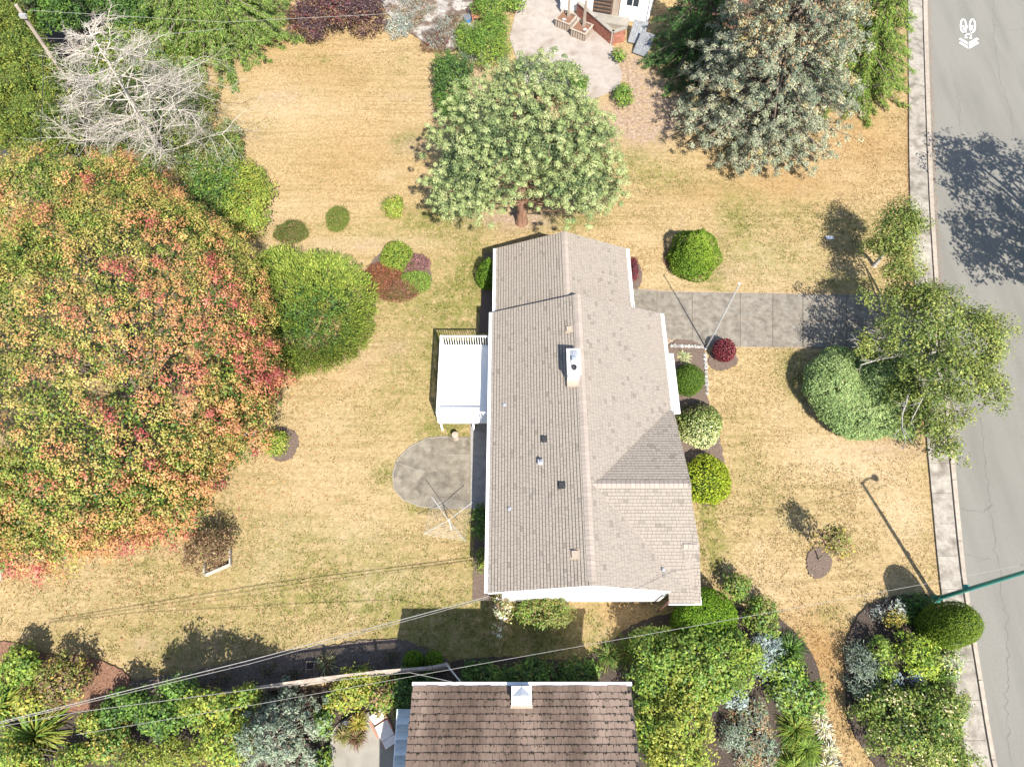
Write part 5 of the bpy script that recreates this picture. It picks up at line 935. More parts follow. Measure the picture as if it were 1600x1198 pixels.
# ---------------------------------------------------------------- lower left garden
for nm, lb, bl, pl, lf in [
 ('leafy_bush', 'bright green rounded bush in the reddish corner bed', [(35, 1040, .9, 32, 32, .95)], pal(lime=2.4, mid=1.2), (.13, .09)),
 ('bronze_bush', 'olive bronze bush between the bright green bush and red soil', [(105, 1062, .9, 46, 38, .9), (80, 1085, .6, 35, 25, .6)], pal(olive=2, brown=1.4, gold=.8, mid=.7), (.12, .06)),
 ('yellow_bush', 'yellow leaved shrub with a bare white branch by the cables', [(45, 1098, .8, 28, 20, .7)], pal(gold=1, yel=2, olive=.6), (.12, .07)),
 ('leafy_tree', 'tall lime green leafy tree crossed by the thin white cable left of the silver conifer', [(335, 1108, 2.7, 46, 32, 1.3), (362, 1158, 2.4, 46, 46, 1.2), (385, 1090, 2.2, 18, 20, 1.1)], pal(lime=2, yel=2, mid=1), (.125, .068)),
 ('rhododendron', 'dark glossy rhododendron in the lower left garden between lime tree and palm leaves', [(258, 1118, 2.1, 44, 34, 1.3), (285, 1080, 2.1, 24, 20, 1.2)], pal(mid=2.4, deep=1.2, lime=.7), (.13, .07)),
 ('fine_leaved_bush', 'fine leaved yellow green bush at the bottom edge left of the lime tree', [(285, 1182, 1.5, 36, 30, .9), (225, 1188, 1.2, 40, 26, .9)], pal(yel=1.6, lime=1.4, olive=1), (.09, .045)),
 ('leafy_bush', 'olive green bush at the bottom edge between palm leaves and fine leaved bush', [(178, 1165, .9, 34, 32, .9)], pal(olive=1.6, mid=1.6, gold=.4), (.115, .065)),
 ('leafy_bush', 'dark green bush crossed by the cables beside the fence end', [(205, 1100, .9, 35, 25, .8), (185, 1118, .8, 35, 22, .7)], pal(deep=1, mid=2), (.13, .08)),
 ('leafy_bush', 'yellowish mixed bush along the bottom edge near the palm plants', [(118, 1185, .8, 34, 26, .8), (25, 1188, .9, 40, 26, .8), (150, 1128, .7, 26, 18, .6)], pal(lime=1.4, yel=1.2, mid=1.6, gold=.5), (.115, .065)),
 ('leafy_bush', 'small green bush at the edge between silver bush and rear patio', [(508, 1128, .7, 16, 22, .7), (506, 1190, .6, 14, 24, .6)], pal(mid=2, sage=1, lime=1), (.12, .07)),
 ('yellow_bush', 'yellow green bush behind the rear patio', [(550, 1082, .9, 42, 26, .85), (560, 1064, .9, 34, 18, .8)], pal(yel=2, lime=1.6, gold=.6), (.12, .06)),
 ('flowering_bush', 'pink and yellow flowered bush beside the brown tiled roof', [(600, 1092, 1.0, 26, 30, .9), (595, 1065, .8, 26, 16, .7)], [(2, (.2, .25, .04)), (1, (.36, .22, .12)), (1, (.1, .16, .03))], (.12, .06)),
 ('leafy_bush', 'deep green bush in the shade at the brown roof corner', [(628, 1085, .9, 18, 34, .9), (655, 1062, .6, 30, 14, .6)], pal(deep=1.5, mid=1.5), (.13, .07)),
 ('fern_bed', 'dark ferns in the house shadow above the brown roof', [(760, 1052, .4, 40, 18, .4), (830, 1050, .4, 45, 20, .4), (905, 1046, .4, 36, 20, .4)], pal(deep=2, mid=1.5, olive=.4), (.2, .06)),
 ('rhododendron', 'large glossy green rhododendron below the arborvitae', [(1085, 1040, 1.9, 95, 60, 1.3), (1030, 1005, 1.2, 50, 26, .8), (1140, 1020, 1.8, 48, 40, 1.2)], pal(lime=2.2, mid=1.6, yel=.8), (.13, .07)),
 ('leafy_bush', 'darker green bush between the brown roof and the lime laurel', [(1020, 1070, 1.4, 40, 42, 1.1), (1010, 1140, 1.2, 22, 50, 1.0)], pal(mid=2, lime=1.4, deep=.8), (.125, .068)),
 ('lime_laurel', 'bright lime green laurel along the edge of the brown roof', [(1062, 1130, 1.8, 58, 55, 1.2), (1085, 1085, 1.7, 40, 40, 1.1), (1060, 1190, 1.7, 56, 40, 1.1)], pal(yel=2.4, lime=2, mid=.5), (.12, .065)),
 ('leafy_bush', 'loose olive green bush behind the arborvitae on the front lawn edge', [(1190, 965, .8, 26, 34, .8), (1150, 915, .7, 24, 22, .6)], pal(olive=1.5, mid=1.6, lime=.8), (.12, .06)),
 ('silver_shrub', 'pale silver shrub between the rhododendron and the rose bush', [(1190, 1025, .6, 22, 32, .6), (1150, 1090, .5, 26, 14, .5), (1208, 1010, .5, 14, 20, .5)], [(1, (.15, .2, .18)), (2, (.28, .34, .31))], (.11, .05)),
 ('rose_bush', 'fresh green rose bush at the edge of the dry grass path', [(1245, 1080, .8, 44, 38, .75), (1222, 1045, .7, 32, 24, .7)], pal(mid=2, lime=1.6, sage=.6), (.12, .07)),
 ('dry_shrub', 'sparse dry tan shrub in the gravelly bed at the bottom', [(1175, 1130, .4, 34, 40, .35), (1180, 1180, .4, 40, 26, .35)], pal(tanb=2, sage=1.2, grey=1.2), (.12, .03)),
 ('lavender_bush', 'grey lavender clump in the gravelly bed near the grasses', [(1145, 1150, .4, 22, 26, .4), (1195, 1165, .35, 20, 20, .35)], [(1, (.13, .17, .12)), (2, (.2, .24, .17))], (.13, .03)),
 # island bed
 ('round_conifer', 'bushy light green conifer beside the barrel shaped hedge', [(1430, 1018, 1.0, 36, 34, 1.05)], [(1, (.1, .17, .02)), (2, (.2, .27, .03)), (1, (.28, .33, .045))], (.13, .05)),
 ('lavender_bush', 'large grey green lavender bush in the island bed', [(1350, 1040, .6, 28, 44, .55), (1355, 1075, .5, 30, 22, .5)], [(1.4, (.085, .115, .08)), (2, (.15, .185, .13)), (.7, (.23, .26, .2))], (.14, .03)),
 ('leafy_bush', 'fresh green shrub between lavender and light green conifer', [(1372, 1015, .7, 18, 24, .7), (1378, 1045, .6, 18, 20, .6)], pal(mid=1.5, lime=2), (.12, .05)),
 ('variegated_bush', 'cream variegated shrub against the sidewalk in the island bed', [(1482, 1032, .7, 18, 26, .7)], pal(cream=2, sage=1, lime=1), (.11, .06)),
 ('grass_bush', 'arching green lily leaves beside the sidewalk in the island bed', [(1465, 1060, .5, 28, 15, .5)], pal(mid=1.5, lime=1.5), (.2, .04)),
 ('silver_plant', 'small silver blue plants in the middle of the island bed', [(1400, 1062, .4, 8, 9, .3), (1432, 1058, .4, 12, 8, .3), (1438, 1082, .35, 10, 10, .3)], [(1, (.25, .32, .33)), (1, (.38, .45, .45))], (.1, .05)),
 ('escallonia', 'broad cream flowered escallonia hedge at the bottom of the island bed', [(1435, 1150, 1.0, 78, 48, 1.0), (1470, 1110, .9, 46, 38, .9), (1390, 1100, .9, 52, 28, .85), (1465, 1190, .9, 62, 26, .8), (1375, 1105, .6, 40, 24, .6)], [(2, (.075, .13, .022)), (2, (.15, .2, .035)), (1.2, (.24, .27, .06)), (.7, (.5, .44, .24))], (.11, .06)),
 ('grey_plant', 'spiky grey plant at the upper end of the island bed', [(1372, 960, .3, 13, 12, .3), (1400, 950, .4, 15, 14, .35)], [(1, (.2, .22, .19)), (1, (.34, .36, .32))], (.14, .03)),
 ('bronze_bush', 'small golden bronze shrub at the upper end of the island bed', [(1396, 968, .45, 15, 13, .45)], pal(gold=1.4, olive=1.2, brown=.6), (.1, .04)),
 ('leafy_bush', 'low dark green shrub at the foot of the green lamp pole', [(1432, 940, .35, 28, 12, .35), (1420, 955, .3, 20, 14, .3)], pal(deep=1, mid=2), (.1, .05)),
 ('tan_plant', 'dry tan clump between the lilies and escallonia', [(1466, 1086, .3, 20, 9, .3)], pal(tanb=2, pinkred=.2, cream=.4), (.1, .03)),
 ('leafy_bush', 'green bush at the left picture edge below the maple', [(8, 872, .8, 16, 22, .8)], pal(deep=1, mid=2), (.12, .06)),
 ]:
    multi(nm, lb, 'shrub', bl, pl, leaf=lf, dens=24, per=15, crad=.22, gaps=-.5, gf=3, apart=.34 if lf[0] > .11 else 0, trunk_r=.04, mat_=M_needle if lf[1] < .045 else None, rnd=.55)
bh = G(1452, 984); clipped('barrel_hedge', 'tall smooth barrel shaped hedge shrub beside the sidewalk', 'shrub', bh, barrel(3.2, .86), [(1, (.065, .115, .01)), (2, (.12, .175, .016)), (.8, (.17, .225, .025))], dens=620, leaf=(.07, .03), lump=.02)
for px, py, L, n, lb, pl in [(1240, 1138, .95, 420, 'spiky green fountain grass, upper of two at the gravelly bed', pal(mid=1, lime=2, yel=1)), (1255, 1168, .9, 420, 'spiky green fountain grass, lower of two at the gravelly bed', pal(mid=1.4, lime=2)), (1235, 1200, .9, 380, 'spiky fountain grass at the very bottom of the gravelly bed', pal(mid=1, lime=1.6, yel=.7)), (1230, 1015, .9, 420, 'dark green spiky grass behind the silver shrub', pal(mid=2, deep=1)), (985, 1018, .9, 380, 'arching olive fern clump left of the rhododendron', pal(olive=1.5, mid=1.2)), (950, 1025, .7, 260, 'smaller arching fern clump in the shade by the brown roof', pal(olive=1, mid=1.2, deep=1))]:
    tussock('spiky_grass', lb, px, py, L, n, pl, .028, 1.5)
for px, py, L, lb in [(1280, 1118, .42, 'pale cream pampas tuft beside the rose bush'), (1285, 1138, .5, 'pale cream pampas tuft level with the upper fountain grass'), (1294, 1172, .5, 'pale cream pampas tuft level with the lower fountain grass'), (1290, 1196, .6, 'cream pampas tuft at the bottom end of the dry grass path')]: tussock('pampas_tuft', lb, px, py, L, 220, pal(cream=1.6, white=1.6, tanb=1), .03, 1.45)
for px, py, L, lb in [(62, 1150, 1.5, 'yellow green cabbage palm leaves under the thick cables'), (8, 1105, 1.0, 'spiky green palm tuft at the left edge near the cables')]:
    tussock('palm_plant', lb, px, py, L, 210, pal(lime=1.4, yel=1.6, mid=.8), .07, 1.5, cat='palm', droop=.35)
# ================================================================== NEIGHBOUR WITH THE BROWN TILED ROOF
nh = thing('neighbour_house', 'neighbour house with weathered brown tiled roof along the bottom edge', 'house', (0.3, -2.5, 0))
ez = 4.1; nx0, nx1, ny = G(645, 1073, ez)[0], G(986, 1070, ez)[0], G(800, 1071, ez)[1]; rzz = 6.2; ry = -5.0
nsl = (rzz - ez) / (ny - ry); L_ = math.hypot(ny - ry, rzz - ez); un = A([0, ry - ny, rzz - ez]) / L_; nn_ = A([0, -un[2], un[1]]); nn_ = nn_ if nn_[2] > 0 else -nn_
g = Geo(); g.add([(nx0, ny, ez - .02), (nx1, ny, ez - .02), (nx1, ry, rzz - .02), (nx0, ry, rzz - .02), (nx0, 2 * ry - ny, ez - .02), (nx1, 2 * ry - ny, ez - .02)], [[0, 1, 2, 3], [3, 2, 5, 4]]); nroof = part('roof', g, M_felt, nh)
tw, tl = 0.24, 0.255
variants = []
for k in range(5):
    g = Geo(); r2 = np.random.default_rng(k); a, b, c, d = r2.uniform(-.006, .006, 4); w = tw - .008
    V = [(0, 0, .045 + a), (w, 0, .045 + b), (w, tl + .05, .012), (0, tl + .05, .012), (0, 0, .002), (w, 0, .002), (w * .25, 0, .046 + a), (w * .75, 0, .046 + b), (w * .25, tl, .018), (w * .75, tl, .018)]
    g.add(V, [[0, 6, 8, 3], [6, 7, 9, 8], [7, 1, 2, 9], [4, 5, 7, 6], [1, 5, 2, 2], [0, 3, 4, 4]][:4]); g.add(V, [[1, 5, 2], [0, 3, 4], [4, 6, 0], [5, 1, 7]]); me = g.mesh('roof_tile'); me.materials.append(M_browntile); variants.append((me, V))
rows = int(L_ / tl); ncol = int((nx1 - nx0) / tw); rest = Geo(); cnt = 0
for r in range(rows):
    for c in range(ncol + (1 if r % 2 else 0)):
        x = nx0 + c * tw - (tw / 2 if r % 2 else 0); x = max(x, nx0 - .01)
        if x + tw > nx1 + .06: continue
        o = A([x, ny, ez]) + un * (r * tl + rng.uniform(-.012, .012)) + nn_ * rng.uniform(0, .01)
        M = Matrix(((1, 0, 0, o[0]), (0, un[1], nn_[1], o[1]), (0, un[2], nn_[2], o[2]), (0, 0, 0, 1))) @ Matrix(((-1, 0, 0, tw), (0, 1, 0, 0), (0, 0, 1, 0), (0, 0, 0, 1))) @ Matrix.Rotation(rng.normal(0, .012), 4, 'Z')
        if cnt < 298:
            off = ORG[nroof.name]; inst('roof_tile', variants[int(rng.integers(5))][0], nroof, Matrix.Translation(-Vector(off)) @ M); cnt += 1
        else:
            V = A([M @ Vector(v) for v in variants[int(rng.integers(5))][1]]); rest.add(V, [[0, 6, 8, 3], [6, 7, 9, 8], [7, 1, 2, 9], [4, 5, 7, 6]])
part('roof_tiles', rest, M_browntile, nroof, kind='stuff')
# moss and grit lying along the tile courses
ms = Geo()
for _ in range(900):
    r = rng.integers(1, 13); x = rng.uniform(nx0, nx1); o = A([x, ny, ez]) + un * (r * tl + abs(rng.normal(-.02, .03))) + nn_ * .055; s = rng.uniform(.012, .035); ms.lathe([(-.01, s), (.008, s * .8), (.018, .005)], o, 5)
part('moss_tufts', ms, mat('dark_moss', (.02, .02, .012), (.06, .055, .03), 9, .95), nroof, kind='stuff')
part('gutter', Geo().box((nx0 - .03, ny + .003, ez - .1), (nx1 + .03, ny + .13, ez + .02)), M_white, nh)
g = Geo(); x0, x1, y0, y1 = nx0 + .4, nx1 - .4, 2 * ry - ny + .5, ny - .5; g.box((x0, y0, 0), (x0 + .15, y1, ez - .1)); g.box((x1 - .15, y0, 0), (x1, y1, ez - .1)); g.box((x0 + .15, y1 - .15, 0), (x1 - .15, y1, ez - .1)); g.box((x0 + .15, y0, 0), (x1 - .15, y0 + .15, ez - .1)); part('wall', g, M_siding, nh)
for xs in (x0, x1): part('gable_wall', Geo().add and (lambda q: (q.add([(xs, y0, ez - .1), (xs, y1, ez - .1), (xs, ry, rzz - .25)], [[0, 1, 2]]), q)[1])(Geo()), M_siding, nh)
for xx in (-2.2, 1.2):
    fr = part('window', Geo().box((xx, y1 + .001, 1.0), (xx + 1.4, y1 + .05, 2.2)), M_white, nh); part('pane', Geo().box((xx + .07, y1 + .051, 1.07), (xx + 1.33, y1 + .056, 2.13)), M_glass, fr)
# small chimney / skylight box on the eave
c = G(815, 1086, 4.7); cb = part('chimney', Geo().box((c[0] - .33, c[1] - .3, 4.0), (c[0] + .33, c[1] + .28, 4.72)), M_pale2, nroof)
part('chimney_cap', Geo().box((c[0] - .36, c[1] - .33, 4.721), (c[0] + .36, c[1] + .31, 4.78)), M_white, cb); part('skylight_dome', Geo().lathe([(4.782, .34), (4.87, .05), (4.875, .01)], (c[0], c[1] - .02, 0), 4), M_metal, cb); part('flashing', Geo().box((c[0] - .4, c[1] - .42, 4.15), (c[0] + .4, c[1] - .305, 4.42)), M_beige, cb)
# awning on the patio side
aw = [G(621, 1108, 2.7), G(642, 1108, 2.7), G(634, 1230, 2.7), G(612, 1230, 2.7)]; ax0, ax1, ay1 = aw[0][0], nx0 + .3, aw[0][1]
awn = part('awning', Geo().box((ax0 + .03, -4.5, 2.5), (ax0 + .09, ay1 - .05, 2.58)), M_white, nh); M_polycarb2 = mat('dim_awning_sheet', (0.27, 0.31, 0.315), (0.34, 0.38, 0.385), 3, 0.4)
for k in range(22):
    ya = ay1 - k * .26; V = [(x, y, 2.62 + .25 * (x - ax0) / (ax1 - ax0) + .03 * math.sin(math.pi * q)) for y, q in zip(np.linspace(ya, ya - .255, 7), np.linspace(0, 1, 7)) for x in (ax0, ax1)]
    g = Geo(); g.add(V, [[2 * i, 2 * i + 1, 2 * i + 3, 2 * i + 2] for i in range(6)]); part('panel', g, M_polycarb if k % 2 else M_polycarb2, awn)
part('edge_beam', Geo().box((ax0 - .04, -4.5, 2.42), (ax0 + .03, ay1 + .02, 2.58)), M_white, awn); part('edge_beam', Geo().box((ax0 + .03, ay1 - .04, 2.44), (ax1, ay1 + .02, 2.6)), M_white, awn)
for y in (ay1 - .2, -2.5): part('awning_post', Geo().box((ax0 - .03, y - .05, 0), (ax0 + .06, y + .05, 2.419)), M_white, awn)
# lounge chair, pots on the rear patio
lc = G(598, 1130); lo = thing('lounge_chair', 'white cushioned lounge chair on the rear patio beside the awning', 'chair', lc); a = math.radians(-58); d = A([math.cos(a), math.sin(a), 0]); s_ = A([-d[1], d[0], 0])
def slab(cen, l, w, z0, z1, tilt=0):
    M = Matrix.Translation(Vector(cen)) @ Matrix.Rotation(a, 4, 'Z') @ Matrix.Rotation(tilt, 4, 'Y'); return Geo().box((-l / 2, -w / 2, z0), (l / 2, w / 2, z1), None, M)
part('seat_cushion', slab(lc + d * .3, .62, .56, .34, .44), M_cushion, lo); part('back_cushion', slab(lc - d * .28 + [0, 0, .30], .62, .56, .04, .13, .6), M_cushion, lo); part('foot_cushion', slab(lc + d * .78, .30, .54, .33, .42), M_cushion, lo)
part('seat_frame', slab(lc + d * .25, 1.3, .62, .28, .335), M_terra, lo)
for i in (-1, 1):
    part('armrest', slab(lc + s_ * .33 * i + d * .05, .7, .06, .55, .59), M_terra, lo)
    for k in (-.3, .75): p = lc + s_ * .28 * i + d * k; part('leg', Geo().box((p[0] - .025, p[1] - .025, .05), (p[0] + .025, p[1] + .025, .28)), M_terra, lo)
for px, py, L, lb, pl in [(563, 1130, .5, 'golden grass in a dark pot on the rear patio', pal(gold=2, yel=1)), (540, 1148, .45, 'olive grass in the leftmost pot on the rear patio', pal(olive=2, tanb=1)), (560, 1152, .45, 'bronze leaved plant in the pot nearest the bottom of the rear patio', pal(brown=2, wine=.6, olive=1))]:
    b = G(px, py); t_ = thing('potted_grass', lb, 'potted plant', b); part('pot', Geo().lathe([(.05, .13), (.2, .19), (.36, .21), (.36, .17), (.3, .16), (.3, .01)], b * A([1, 1, 0]), 14), M_pot, t_, smooth=True); g = Geo(); blades(g, b + [0, 0, .32], 170, L, .025, 1.4, pl); part('blades', g, M_blade, t_)
b = G(544, 1134); single('garden_pot', Geo().lathe([(.05, .14), (.22, .24), (.42, .22), (.42, .18), (.38, .17), (.36, .01)], (b[0], b[1], 0), 16), M_pot, 'empty round dark pot on the rear patio beside the golden grass', 'pot', b, smooth=True)

# ------------------------------------------------------------------ lattice topped fence
FP = [G(x, y, 1.7) for x, y in [(228, 1103), (320, 1087), (402, 1073), (503, 1059), (588, 1049), (672, 1042), (697, 1037)]]
fence = thing('garden_fence', 'grey board fence with lattice top between the mulch bed and neighbour garden', 'fence', FP[3] * A([1, 1, 0]))
bd = Geo().box((-.068, -.012, .08), (.068, .012, 1.22)).mesh('board'); bd.materials.append(M_fence)
fo = ORG[fence.name]
for p, q in zip(FP[:-1], FP[1:]):
    d = q - p; d[2] = 0; L = np.linalg.norm(d); d /= L; an = math.atan2(d[1], d[0]); s_ = A([-d[1], d[0], 0])
    for k in range(int(L / .145)):
        c = p + d * (.12 + .145 * k); inst('board', bd, fence, Matrix.Translation((c[0] - fo[0], c[1] - fo[1], 0)) @ Matrix.Rotation(an, 4, 'Z'))
    for z in (.25, 1.05): part('rail', Geo().beam((*(p - s_ * .04)[:2], z), (*(q - s_ * .04)[:2], z), .05, .08), M_fence, fence)
    part('top_rail', Geo().beam((*p[:2], 1.69), (*q[:2], 1.69), .09, .04), M_wood, fence); part('middle_rail', Geo().beam((*p[:2], 1.25), (*q[:2], 1.25), .09, .04), M_fence, fence)
    lt = Geo(); m = int(L / .12)
    for k in range(-3, m + 1):
        for sg, off in ((1, .008), (-1, -.008)):
            a0 = k * .12; a1 = a0 + .4; z0, z1 = (1.27, 1.67) if sg > 0 else (1.67, 1.27); t0 = max(0, a0) / 1.0; t1 = min(L, a1)
            if t1 - t0 < .03: continue
            f0, f1 = (t0 - a0) / .4, (t1 - a0) / .4; A0 = p + d * t0 + s_ * off; A1 = p + d * t1 + s_ * off; lt.beam((*A0[:2], z0 + (z1 - z0) * f0), (*A1[:2], z0 + (z1 - z0) * f1), .008, .03)
    part('lattice', lt, M_fence, fence, kind='stuff')
for p in FP: part('post', Geo().box((p[0] - .055, p[1] - .055, 0), (p[0] + .055, p[1] + .055, 1.78)), M_fence, fence)
q0, q1 = G(697, 1037, 1.6), G(723, 1069, 1.6); hr = thing('metal_handrail', 'thin pale metal rail between fence end and brown roof', 'rail', q0 * A([1, 1, 0])); part('rail', Geo().tube([q0, q1], .03, 8), M_metal, hr); part('rail', Geo().tube([q0 - [0, 0, .7], q1 - [0, 0, .7]], .02, 8), M_metal, hr)
for p in (q0, q1): part('post', Geo().tube([p * A([1, 1, 0]), p - [0, 0, .001]], .03, 8), M_metal, hr)
b = G(585, 1063); bx_ = thing('utility_box', 'small dark blue box with pale lid behind the fence', 'box', b); part('box_body', Geo().box((b[0] - .12, b[1] - .12, 0), (b[0] + .12, b[1] + .12, .7)), M_pot, bx_); part('lid', Geo().box((b[0] - .08, b[1] - .08, .701), (b[0] + .08, b[1] + .08, .74)), M_corr, bx_)
b = G(487, 1040); st_ = thing('wooden_crate', 'small square wooden crate in the mulch bed under the fence', 'crate', b)
for sx, sy, w, h in ((0, .15, .36, .02), (0, -.15, .36, .02), (.17, 0, .02, .28), (-.17, 0, .02, .28)): part('side_board', Geo().box((b[0] + sx - w / 2, b[1] + sy - h / 2, .04), (b[0] + sx + w / 2, b[1] + sy + h / 2, .3)), M_wood, st_)

M_wire = mat('greyed_plastic_line', (.3, .295, .28), (.42, .41, .39), 6, .6)
# ------------------------------------------------------------------ rotary clothes airer
tz = 1.65; cc = G(701, 812, tz); bs = cc * A([1, 1, 0]); ca = thing('rotary_airer', 'white rotary clothes airer with strung lines beside the round patio', 'clothes airer', bs); part('pole', Geo().tube([bs, bs + [0, 0, tz]], .025, 8), M_white, ca)
ends = [G(736, 786, tz + .18), G(726, 843, tz + .18), G(667, 831, tz + .18), G(676, 778, tz + .18)]; ends = [bs + (e - bs) / np.linalg.norm((e - bs)[:2]) * A([1.28, 1.28, 0]) + [0, 0, tz + .18] for e in ends]
for e in ends: part('arm', Geo().tube([bs + [0, 0, tz - .02], e], .015, 6), M_wire, ca)
wl = Geo()
for f in np.linspace(.3, .98, 9):
    q = [bs + [0, 0, tz] + (e - bs - [0, 0, tz]) * f for e in ends]
    for i in range(4): m = (q[i] + q[(i + 1) % 4]) / 2 - [0, 0, .03]; wl.tube([q[i], m, q[(i + 1) % 4]], .0055, 3, cap=False)
part('washing_lines', wl, M_wire, ca, kind='stuff')
# ------------------------------------------------------------------ flagpole, lamp, utility pole, cables
b = G(1103, 545); fp = thing('flagpole', 'slim white flagpole leaning in view over the driveway', 'flagpole', b); part('pole', Geo().tube([b, b + [0, 0, 3], b + [0, 0, 5.95]], [.036, .03, .02], 8), M_metal, fp); part('base_collar', Geo().lathe([(0, .1), (.06, .1), (.1, .05)], (b[0], b[1], 0), 12), M_metal, fp); part('finial', Geo().lathe([(5.95, .02), (5.99, .05), (6.03, .05), (6.07, .01)], (b[0], b[1], 0), 10), M_white, fp); part('halyard', Geo().tube([b + [.06, 0, .9], b + [.05, 0, 5.9]], .006, 4), M_white, fp)
b = G(1461, 936); lp = thing('street_lamp', 'tall teal green street lamp pole rising over the road', 'street lamp', b); part('pole', Geo().tube([b, b + [0, 0, 4], b + [0, 0, 6.9]], [.1, .085, .07], 12), M_green, lp, smooth=True); part('base', Geo().lathe([(0, .2), (.08, .2), (.1, .14), (.4, .13)], (b[0], b[1], 0), 14), M_green, lp)
part('arm', Geo().tube([b + [0, 0, 6.85], b + [.25, .05, 7.05], b + [.6, .1, 7.1]], [.045, .04, .035], 8), M_green, lp); part('lamp_head', Geo().lathe([(-.08, .05), (-.06, .15), (.02, .18), (.08, .08), (.1, .01)], b + [.75, .1, 7.1], 14), M_metal, lp); part('bracket', Geo().box((b[0] - .12, b[1] + .05, 2.35), (b[0] + .1, b[1] + .2, 2.5)), M_green, lp)
tp = G(25, 8, 8.2); b = tp * A([1, 1, 0]); up = thing('utility_pole', 'pale wooden utility pole behind the cedar hedge', 'utility pole', b); part('pole', Geo().tube([b, tp], [.13, .095], 10), M_wood, up); part('insulator', Geo().box((b[0] - .05, b[1] - .28, 7.6), (b[0] + .3, b[1] - .1, 7.8)), M_metal, up)
def cable(name, label, pts, r, m, sag=0.0, group=None):
    P = [G(*p) for p in pts]; out = []
    for a, c in zip(P[:-1], P[1:]):
        for t in np.linspace(0, 1, 14)[:-1]: out.append(a + (c - a) * t - A([0, 0, 1]) * sag * 4 * t * (1 - t))
    out.append(P[-1]); g = Geo(); g.tube(out, r, 6, cap=False); o = part(name, g, m); tag(o, label, 'cable', group); return o
M_lcable = mat('pale_cable', (.2, .19, .172), (.28, .268, .245), 6, .5)
cable('power_cable', 'thick pale service cable sagging to the rear corner of the bungalow', [(-60, 1142, 5.6), (390, 1031, 4.6), (764, 931, 2.8)], .015, M_lcable)
cable('power_cable', 'second twisted strand just beneath the thick service cable', [(-60, 1144, 5.5), (388, 1037, 4.5), (764, 934, 2.75)], .011, M_cable)
cable('power_cable', 'dark cable running beside the service cable over the palm plants', [(-60, 1146, 5.5), (120, 1112, 5.2), (420, 1073, 4.6), (640, 1050, 4.2), (735, 1071, 4.1)], .010, M_cable)
cable('power_cable', 'thin white line from the lower garden across the arborvitae to the lamp pole', [(120, 1147, 6.2), (400, 1100, 6.1), (800, 1028, 6.0), (1200, 957, 6.0), (1460, 909, 6.0), (1640, 874, 6.2)], .007, M_lcable)
cable('power_cable', 'upper thin wire from the utility pole across the bare tree', [(38, 16, 7.7), (350, 35, 6.8), (640, 20, 6.4), (700, 2, 6.4)], .008, M_lcable)
cable('power_cable', 'lower thin wire from the utility pole toward the deodar', [(62, 60, 6.6), (180, 62, 6.4), (350, 45, 6.4)], .008, M_lcable)
cable('guy_cable', 'black drop wire down the cedar hedge from the utility pole', [(66, 82, 6.2), (68, 120, 5.8), (62, 240, 5.8)], .018, M_dcable)
b = G(14, 243, 6.0); tr = thing('transformer', 'dark grey cylinder hanging above the maple at the left edge', 'transformer', b * A([1, 1, 0])); part('tank', Geo().tube([b + [-.25, .2, 0], b + [.22, -.35, 0]], [.12, .1], 10), M_pot, tr); part('pole', Geo().tube([b * A([1, 1, 0]), b - [0, 0, .1]], [.1, .07], 8), M_bark, tr)

# ------------------------------------------------------------------ timber frame of the brown bush, birdhouse edge things
b = G(341, 893); tf = thing('timber_planter', 'weathered white timber edging below the dried brown bush', 'planter', b)
a0, a1 = G(320, 899, .25), G(360, 882, .25); part('front_board', Geo().beam(a0, a1, .07, .24), M_deadbark, tf); part('side_board', Geo().beam(a1, a1 + [-.15, .7, 0], .05, .22), M_deadbark, tf); part('side_board', Geo().beam(a0, a0 + [-.12, .55, 0], .05, .22), M_deadbark, tf)
for k in range(5): o = a0 + (a1 - a0) * k / 9 + [rng.uniform(-.1, .1), .12, -.05]; part('stone', Geo().lathe([(-.06, .06), (0, .1), (.06, .05), (.07, .01)], o, 6), M_rock, tf)
b = G(400, 685); part_ = thing('white_post', 'short white post lying at the edge of the maple crown', 'post', b); part('post', Geo().beam(b + [-.4, -.05, .6], b + [.15, .1, .65], .1, .1), M_white, part_); part('leg', Geo().box((b[0] - .05, b[1] - .05, 0), (b[0] + .03, b[1] + .03, .56)), M_white, part_)
sh_ = G(-14, 905); shed = thing('garden_shed', 'white shed corner at the left picture edge', 'shed', sh_); part('wall', Geo().box((sh_[0] - 2.2, sh_[1] - .9, 0), (sh_[0] + .45, sh_[1] + .45, 2.0)), M_siding, shed); part('roof', Geo().box((sh_[0] - 2.3, sh_[1] - 1.0, 2.001), (sh_[0] + .55, sh_[1] + .55, 2.1)), M_white, shed)
b = G(1296, 372); us = thing('meter_lid', 'small white rectangular lid on the lawn in the street tree shadow', 'lid', b); part('lid', Geo().box((b[0] - .2, b[1] - .1, .0), (b[0] + .2, b[1] + .1, .06)), M_white, us); part('rim', Geo().box((b[0] - .24, b[1] - .14, -.02), (b[0] + .24, b[1] + .14, .03)), M_concrete, us)
# stones edging the front wall bed
se = thing('stone_edging', 'row of rough stones edging the bed beside the driveway', 'edging', G(1070, 542))
for (xa, ya), (xb, yb2), m in (((1046, 541), (1099, 543), 10), ((1101, 552), (1104, 618), 10)):
    for k in range(m):
        t = (k + .5) / m; o = G(xa + (xb - xa) * t, ya + (yb2 - ya) * t); r = rng.uniform(.09, .14); gg = Geo(); gg.lathe([(-.02, r), (.08, r * .95), (.14, r * .7), (.155, .02)], o, 7); V = gg.V[0]; V[:] = V + rng.normal(0, .012, V.shape); part('stone', gg, M_stone, se)
